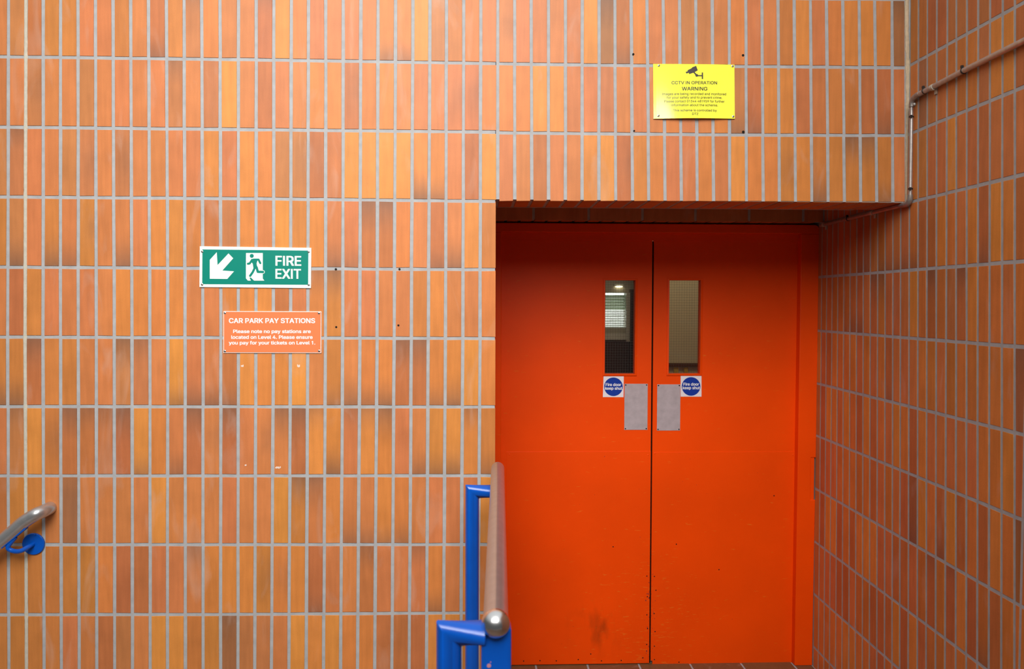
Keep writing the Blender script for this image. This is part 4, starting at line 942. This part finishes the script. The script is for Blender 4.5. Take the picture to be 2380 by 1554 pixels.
for s, xa, xb, yb, cp, bd in (('CCTV IN OPERATION', 693, 1605, 658, 60, 0.010), ('WARNING', 897, 1408, 785, 71, 0.016), ('Images are being recorded and monitored', 507, 1790, 875, 44, 0.004),
        ('for your safety and to prevent crime.', 595, 1708, 948, 44, 0.004), ('Please contact 01344 481959 for further', 547, 1755, 1024, 44, 0.004),
        ('information about the scheme.', 685, 1620, 1101, 44, 0.004), ('This scheme is controlled by', 716, 1597, 1206, 44, 0.004), ('DTZ', 1098, 1222, 1280, 45, 0.004)):
    letter(b, s, T_(xa, 0)[0], T_(xb, 0)[0], T_(0, yb)[1], cp / 8.635, Yt, bow, dy=0.3, fat=0.014 if cp > 50 else 0.010)
b.build('lettering', M['print_black'], sg)
b = MB()
poly(b, [T_(*p) for p in ((1187, 290), (1218, 380), (1132, 428), (1048, 456), (1035, 428), (992, 447), (975, 410), (1012, 402), (1018, 376), (1092, 340), (1108, 320))], Yt, 0.0003, 0, bow)
stroke(b, [T_(*p) for p in ((1138, 415), (1195, 482))], 28 / 8.635, Yt, 0.0003, 0, bow)
poly(b, [T_(*p) for p in circ(1197, 482, 28)], Yt, 0.0003, 0, bow)
stroke(b, [T_(*p) for p in ((1200, 488), (1310, 488))], 24 / 8.635, Yt, 0.0003, 0, bow)
poly(b, [T_(*p) for p in ((1298, 424), (1324, 424), (1324, 555), (1298, 555))], Yt, 0.0003, 0, bow)
b.build('camera_symbol', M['print_black'], sg)
for p in ((440, 280), (1920, 292), (432, 1288), (1932, 1302)):
    q = at(*T_(*p), Y0); q.y += bow(q); screw(sg, q, 0.0046)

# ------------------------------------------------------------------ fire door stickers
T_ = Z2((1370, 620), 3.886)
def sticker(quad, cx, cy, r, tx, lab):
    c = at(*T_(cx, cy), YL)
    o = empty('fire_door_sign', c, lab, 'sign', 'fire door signs')
    b = MB(); b.slab([at(*T_(*p), YL - 0.0009) for p in quad], (0, 0.0008, 0)); b.build('backing', M['sticker'], o)
    b = MB(); poly(b, [T_(*p) for p in circ(cx, cy, r, 48)], YL - 0.0011); b.build('blue_disc', M['sign_blue'], o)
    b = MB()
    letter(b, 'Fire door', T_(tx[0], 0)[0], T_(tx[1], 0)[0], T_(0, tx[4])[1], 25 / 3.886, YL - 0.0016)
    letter(b, 'keep shut', T_(tx[2], 0)[0], T_(tx[3], 0)[0], T_(0, tx[5])[1], 25 / 3.886, YL - 0.0016)
    b.build('lettering', M['print_white'], o)
sticker(((128, 988), (310, 988), (308, 1176), (121, 1175)), 217, 1082, 84, (146, 287, 141, 296, 1075, 1108), 'round blue sign on white square stuck to the left door leaf')
sticker(((824, 984), (1012, 984), (1012, 1171), (824, 1171)), 918, 1079, 84, (848, 990, 842, 998, 1071, 1104), 'round blue sign on white square stuck to the right door leaf')

# ------------------------------------------------------------------ guard rail
def pd(x, y, depth):                            # point at a depth along the camera axis
    return CAM + ray(x, y) * depth
ball = pd(1152, 1448, 1.62)
far = pd(1157.0, 1051, 3.19)
far.z = ball.z
gr = empty('guard_rail', (ball.x, (ball.y + far.y) / 2, 0), 'blue guard rail with a steel handrail and ball end standing before the doors', 'guard rail')
TR_ = 0.0241
b = MB(); d = (far - ball).normalized()
path = [ball] + [ball.lerp(far, k / 6) for k in range(1, 6)]
end = []
for k in range(0, 9):
    a = math.radians(k * 10.5); end.append((far + d * (TR_ * math.sin(a) - TR_), TR_ * math.cos(a)))
b.sweep(path + [e[0] for e in end], [TR_] * len(path) + [e[1] for e in end], 32)
b.build('handrail', M['steel'], gr, smooth=60)
b = MB(); R_ = 0.0272
b.lathe(ball, (0, 0, 1), [(R_ * math.sin(math.radians(a)), R_ * math.cos(math.radians(a))) for a in range(-90, 91, 6)], 40)
b.build('ball_end', M['polished'], gr, smooth=80)
def hoop(depth, xpx, ypx, xend, name='post'):
    c = pd(xpx, ypx, depth); e = Vector((xend, c.y, c.z))
    b = MB(); b.sweep([(c.x, c.y, 0), (c.x, c.y, c.z), e], TR_, 28); return b.build(name, M['blue'], gr, smooth=35, bevel=0.002)
sqx = pd(1153.5, 1520, 1.62)
hoop(1.63, 1043.5, 1470.5, sqx.x - 0.02)
hoop(3.02, 1097.5, 1141.5, far.x)
b = MB(); hw = 0.0288
zt2 = ball.z - 0.010
b.box((sqx.x - hw, ball.y + 0.002, 0), (sqx.x + hw, ball.y + 0.05, zt2)); b.build('end_post', M['blue'], gr, bevel=0.006)
for x, y, w, h_ in ((1121, 1485.5, 4, 8), (1140.5, 1539, 3, 7), (1136.5, 1547.5, 11, 5)):
    a = pd(x - w / 2, y - h_ / 2, 1.622); e = pd(x + w / 2, y + h_ / 2, 1.622)
    yy = ball.y + 0.002
    b = MB(); cc = (a + e) / 2
    b.lathe((cc.x, yy, cc.z), (0, -1, 0), [(-0.0005, w * 0.00040), (0.0004, w * 0.00036)], 9)
    b.build('paint_chip', M['chip'], gr)
for c in (pd(1043.5, 1470.5, 1.63), pd(1097.5, 1141.5, 3.02)):
    b = MB(); b.lathe((c.x, c.y, 0.0), (0, 0, 1), [(0, 0.055), (0.008, 0.055), (0.010, 0.03)], 24)
    b.build('base_flange', M['blue'], gr, smooth=40)

# ------------------------------------------------------------------ wall handrail
Yh = -0.075
wh = empty('wall_handrail', at(78.8, 1263, 0), 'brushed steel handrail on a blue bracket sloping down the left wall', 'handrail')
b = MB()
P_ = [(-420, 1578), (-200, 1412), (-60, 1305), (0, 1259.5), (28, 1236), (52, 1215), (70, 1202.5), (82, 1195.5)]
pts = [at(x, y, Yh) for x, y in P_]
e0 = at(82, 1195.5, Yh); e1 = at(113, 1187, 0.0)
pts += [e0 + Vector((0.008, 0.004, 0.004)), e0 + Vector((0.014, 0.012, 0.006)), e0 + Vector((0.017, 0.024, 0.007)), e0 + Vector((0.018, 0.04, 0.0075)), e0 + Vector((0.018, 0.074, 0.0075))]
b.sweep(smooth_path(pts, 4), 0.0238, 32); b.build('rail', M['steel'], wh, smooth=60)
b = MB(); rc = at(78.8, 1263, 0)
b.lathe(rc, (0, -1, 0), [(0.0, 0.041), (0.005, 0.041), (0.007, 0.039)], 40); b.build('rose_plate', M['blue'], wh, smooth=40)
b = MB(); sa = at(36, 1247, Yh)
b.sweep(smooth_path([rc + Vector((0, -0.005, 0)), rc + Vector((-0.006, -0.03, -0.004)), rc + Vector((-0.022, -0.055, -0.012)), rc + Vector((-0.040, -0.072, -0.006)), rc + Vector((-0.054, -0.077, 0.010)), sa]), 0.0085, 18); b.build('bracket_arm', M['blue'], wh, smooth=60)
b = MB()
s0, s1 = at(7, 1273, Yh), at(63, 1227.5, Yh)
dd = (s1 - s0).normalized(); nn = Vector((dd.z, 0, -dd.x))
b.slab([s0 + Vector((0, -0.012, 0)), s1 + Vector((0, -0.012, 0)), s1 + Vector((0, 0.012, 0)), s0 + Vector((0, 0.012, 0))], nn * -0.005); b.build('saddle_plate', M['blue'], wh, bevel=0.0015)
b = MB(); b.lathe(rc + Vector((0.008, -0.006, 0.037)), (0, -1, 0), [(0, 0.004), (0.004, 0.004), (0.005, 0.002)], 10); b.build('screw', M['blue'], wh, smooth=50)

# ------------------------------------------------------------------ conduit on the right wall
O_ = 0.0125
cd = empty('conduit', rw(2117, 350, O_), 'grey steel conduit elbowed along the right wall above the doors', 'pipe')
A_ = rw(2122.5, 236, O_); B_ = rw(2118.5, 244, O_)
b = MB()
hA, hB = rw(2480, 30, O_), rw(2133, 220.5, O_)
b.sweep([rw(2600, -48, O_), rw(2380, 95, O_), rw(2241.3, 163.5, O_), hB], 0.0098, 20); b.build('pipe_run', M['galv'], cd, smooth=60)
b = MB(); b.sweep([rw(2118.6, 240, O_), rw(2117.2, 345, O_), rw(2115.6, 455, O_)], 0.0073, 20); b.build('pipe_run', M['galv'], cd, smooth=60)
b = MB(); b.sweep([rw(2092, 477.8, O_), rw(2028, 494, O_), rw(1971.6, 508, O_), rw(1907, 523.5, O_)], 0.0085, 20); b.build('pipe_run', M['galv'], cd, smooth=60)
b = MB(); b.sweep([rw(2138, 217.8, O_), rw(2131, 221.5, O_), rw(2124.5, 227, O_), rw(2120.5, 234, O_), rw(2119.2, 241, O_), rw(2119, 248.5, O_)], 0.0104, 20)
b.lathe(rw(2125, 243, O_ + 0.006), (-0.3, -0.8, 0), [(0, 0.006), (0.006, 0.006), (0.008, 0.004)], 12)
b.build('elbow', M['cast'], cd, smooth=60)
b = MB(); b.sweep([rw(2115.8, 452, O_), rw(2115.2, 462, O_), rw(2112.5, 470, O_), rw(2107, 474.5, O_), rw(2099, 476.3, O_), rw(2090, 478.3, O_)], [0.0092, 0.0104, 0.0112, 0.0108, 0.0102, 0.0098], 20)
b.build('elbow', M['cast'], cd, smooth=60)
def tie(x, y, axis_px, rp, side):
    c = rw(x, y, O_); a = rw(*axis_px, O_) - c; a.normalize()
    q = MB(); q.lathe(c - a * 0.0025, a, [(0, rp + 0.0004), (0, rp + 0.0019), (0.005, rp + 0.0019), (0.005, rp + 0.0004)], 20)
    h = c + Vector(side).normalized() * (rp + 0.005)
    q.box(h - Vector((0.004, 0.004, 0.0045)), h + Vector((0.004, 0.004, 0.0045)))
    q.build('cable_tie', M['black'], cd)
tie(2240, 164.2, (2260, 154.3), 0.0098, (-0.35, 0.2, 1)); tie(2149.5, 211, (2165, 203), 0.0098, (-0.35, 0.2, 1))
tie(2118.2, 271.5, (2117.5, 290), 0.0073, (-0.6, -1, 0)); tie(2116.2, 439, (2116, 430), 0.0073, (-0.6, -1, 0)); tie(1971.6, 508, (1990, 503), 0.0085, (-0.3, 0.3, 1))
def saddle(x, y, axis_px, rp):
    c = rw(x, y, O_); a = rw(*axis_px, O_) - c; a.normalize()
    q = MB(); q.lathe(c - a * 0.008, a, [(0, rp), (0, rp + 0.002), (0.016, rp + 0.002), (0.016, rp)], 20)
    w = Vector((0, 0, -1)) - a * a.dot(Vector((0, 0, -1)))
    q.box(Vector((XR - 0.004, c.y - 0.008, c.z - rp - 0.015)), Vector((XR - 0.0006, c.y + 0.008, c.z - rp + 0.004)))
    s = q.build('saddle_clip', M['sealant'], cd, smooth=50)
    return s
saddle(2169, 202.6, (2190, 192.5), 0.0098); saddle(2028, 494, (2050, 489), 0.0085); saddle(1915, 521.8, (1930, 518), 0.0085)

# ------------------------------------------------------------------ room behind the doors
YI = 3.0
w = MB()
gl0, gl1 = at(1395, 680, YI), at(1456, 761.5, YI)
ix0, ix1, iz1 = 1.2, 4.7, 2.5
def hole_wall(mb, hx0, hx1, hz0, hz1):
    mb.box((ix0, YI, 0), (hx0, YI + 0.12, iz1)); mb.box((hx1, YI, 0), (ix1, YI + 0.12, iz1))
    mb.box((hx0, YI, hz1), (hx1, YI + 0.12, iz1)); mb.box((hx0, YI, 0), (hx1, YI + 0.12, hz0))
hole_wall(w, gl0.x, gl1.x, gl1.z, gl0.z)
w.box((ix0 - 0.1, 1.0, 0), (ix0, YI + 0.12, iz1)); w.box((ix1, 1.0, 0), (ix1 + 0.1, YI + 0.12, iz1))
w.box((ix0 - 0.1, 1.001, iz1), (ix1 + 0.1, YI + 0.12, iz1 + 0.1))
tag(w.build('wall_back', M['greywall']), 'pale plaster wall of the stairwell seen through the left door glass', 'wall', kind='structure')
w = MB(); w.box((ix0, 1.0, -0.1), (ix1, YI, -0.002)); tag(w.build('floor_inside', M['brown']), 'dark floor inside behind the doors', 'floor', kind='structure')
win = empty('window_1', ((gl0.x + gl1.x) / 2, YI, gl1.z), 'louvred window inside, seen through the left door glass', 'window', kind='structure')
w = MB()
za, zb2 = at(1430, 685.5, YI).z, at(1430, 720, YI).z
for k in range(5):
    zk = za + (zb2 - za) * k / 5; zl = za + (zb2 - za) * (k + 1) / 5
    w.box((gl0.x, YI + 0.04, zl + 0.001), (gl1.x, YI + 0.05, zk))
w.build('blind_panel', M['frosted'], win)
zc, zd = zb2, at(1430, 761, YI).z
for k in range(10):
    z0 = zc + (zd - zc) * (k + 0.55) / 10; z1 = zc + (zd - zc) * (k + 1.05) / 10
    w = MB(); w.slab([(gl0.x, YI + 0.035, z0), (gl1.x, YI + 0.035, z0), (gl1.x, YI + 0.035, z1), (gl0.x, YI + 0.035, z1)], (0, 0.006, 0)); w.build('louvre', M['slat'], win)
p0, p1 = at(1456, 680, YI - 0.03), at(1464.5, 794, YI - 0.03)
w = MB(); w.box((p0.x, YI - 0.03, p1.z), (p1.x, YI + 0.01, p0.z)); w.build('window_frame', M['white'], win)
p0, p1 = at(1395, 774, YI - 0.02), at(1456, 789, YI - 0.02)
w = MB(); w.box((p0.x, YI - 0.05, p1.z), (p1.x, YI + 0.0, p0.z)); w.build('window_sill', M['white'], win)
p0, p1 = at(1380, 795, YI - 0.02), at(1500, 900, YI - 0.02)
w = MB(); w.box((p0.x, YI - 0.035, 0), (p1.x, YI - 0.001, p0.z)); q0, q1 = at(1465, 672, YI - 0.04), at(1480, 795, YI - 0.04)
w.box((q0.x, YI - 0.05, 0), (q1.x, YI - 0.001, q0.z))
tag(w.build('trim_5', M['brown']), 'dark brown tiled dado inside behind the left door glass', 'wall tiling', kind='structure')
YP = 2.3
pp0 = at(1512, 700, YP)
w = MB(); w.box((pp0.x, YP, 0), (ix1, YP + 0.08, iz1 - 0.001))
tag(w.build('wall_partition', M['beige']), 'plain beige wall seen through the right door glass', 'wall', kind='structure')
a0, a1 = at(1540, 845.5, YP - 0.1), at(1640, 853, YP - 0.1)
w = MB(); w.box((a0.x, YP - 0.03, a1.z), (a1.x, YP + 0.0, a0.z)); tag(w.build('trim_6', M['brown']), 'dark rail low on the beige wall inside', 'rail', kind='structure')
for xa, xb, l in ((1570, 1584, 'left of the two yellow boards propped inside behind the right door glass'), (1594, 1606, 'right of the two yellow boards propped inside behind the right door glass')):
    q0, q1 = at(xa, 854, YP - 0.06), at(xb, 900, YP - 0.06)
    w = MB(); w.slab([(q0.x, YP - 0.001, q0.z), (q1.x - 0.01, YP - 0.001, q0.z), (q1.x + 0.03, YP - 0.12, 0.0), (q0.x + 0.03, YP - 0.12, 0.0)], (0, -0.012, 0))
    tag(w.build('hazard_board', M['crate_yellow']), l, 'board', 'yellow boards inside')
# wall lamp over the window
lc = at(1439.5, 666, YI - 0.03)
lp = empty('wall_lamp', lc, 'small lit lamp glowing inside near the top of the left door glass', 'lamp')
M['lamp'] = emit('lit_lamp_lens', (1.0, 0.85, 0.55), 4.0)
w = MB(); w.box((lc.x - 0.034, YI - 0.02, lc.z + 0.004), (lc.x + 0.034, YI, lc.z + 0.02)); w.build('lamp_body', M['white'], lp)
w = MB(); w.lathe((lc.x, YI - 0.014, lc.z), (0, -1, 0), [(-0.014, 0.026), (0.006, 0.026), (0.012, 0.016)], 24)
o = w.build('lens', M['lamp'], lp)
o.data.transform(__import__('mathutils').Matrix.Scale(0.22, 4, (0, 0, 1)))
lamp = bpy.data.lights.new('stairwell_lamp', 'POINT'); lamp.energy = 11; lamp.color = (1.0, 0.86, 0.62); lamp.shadow_soft_size = 0.12  # added fill light with no fixture, brightens the room inside
lob = bpy.data.objects.new('stairwell_lamp', lamp); lob.location = (2.9, 1.5, 2.25); C.objects.link(lob)

w = MB(); w.box((0.6, 4.6, -0.1), (5.4, 4.7, 3.2))  # added panel, lit so that bright sky seems to show through the louvres
tag(w.build('wall_outside', M['white']), 'bright wall across the light well beyond the inner louvred window', 'wall', kind='structure')
l2 = bpy.data.lights.new('light_well', 'AREA'); l2.shape = 'RECTANGLE'; l2.size, l2.size_y = 2.4, 0.9; l2.energy = 120; l2.color = (0.92, 0.98, 1.0)  # added light that only brightens the panel outside the inner window
l2o = bpy.data.objects.new('light_well', l2); l2o.location = (2.4, 3.75, 3.1)
l2o.rotation_euler = (Vector((2.4, 4.6, 1.8)) - l2o.location).to_track_quat('-Z', 'Y').to_euler(); C.objects.link(l2o)
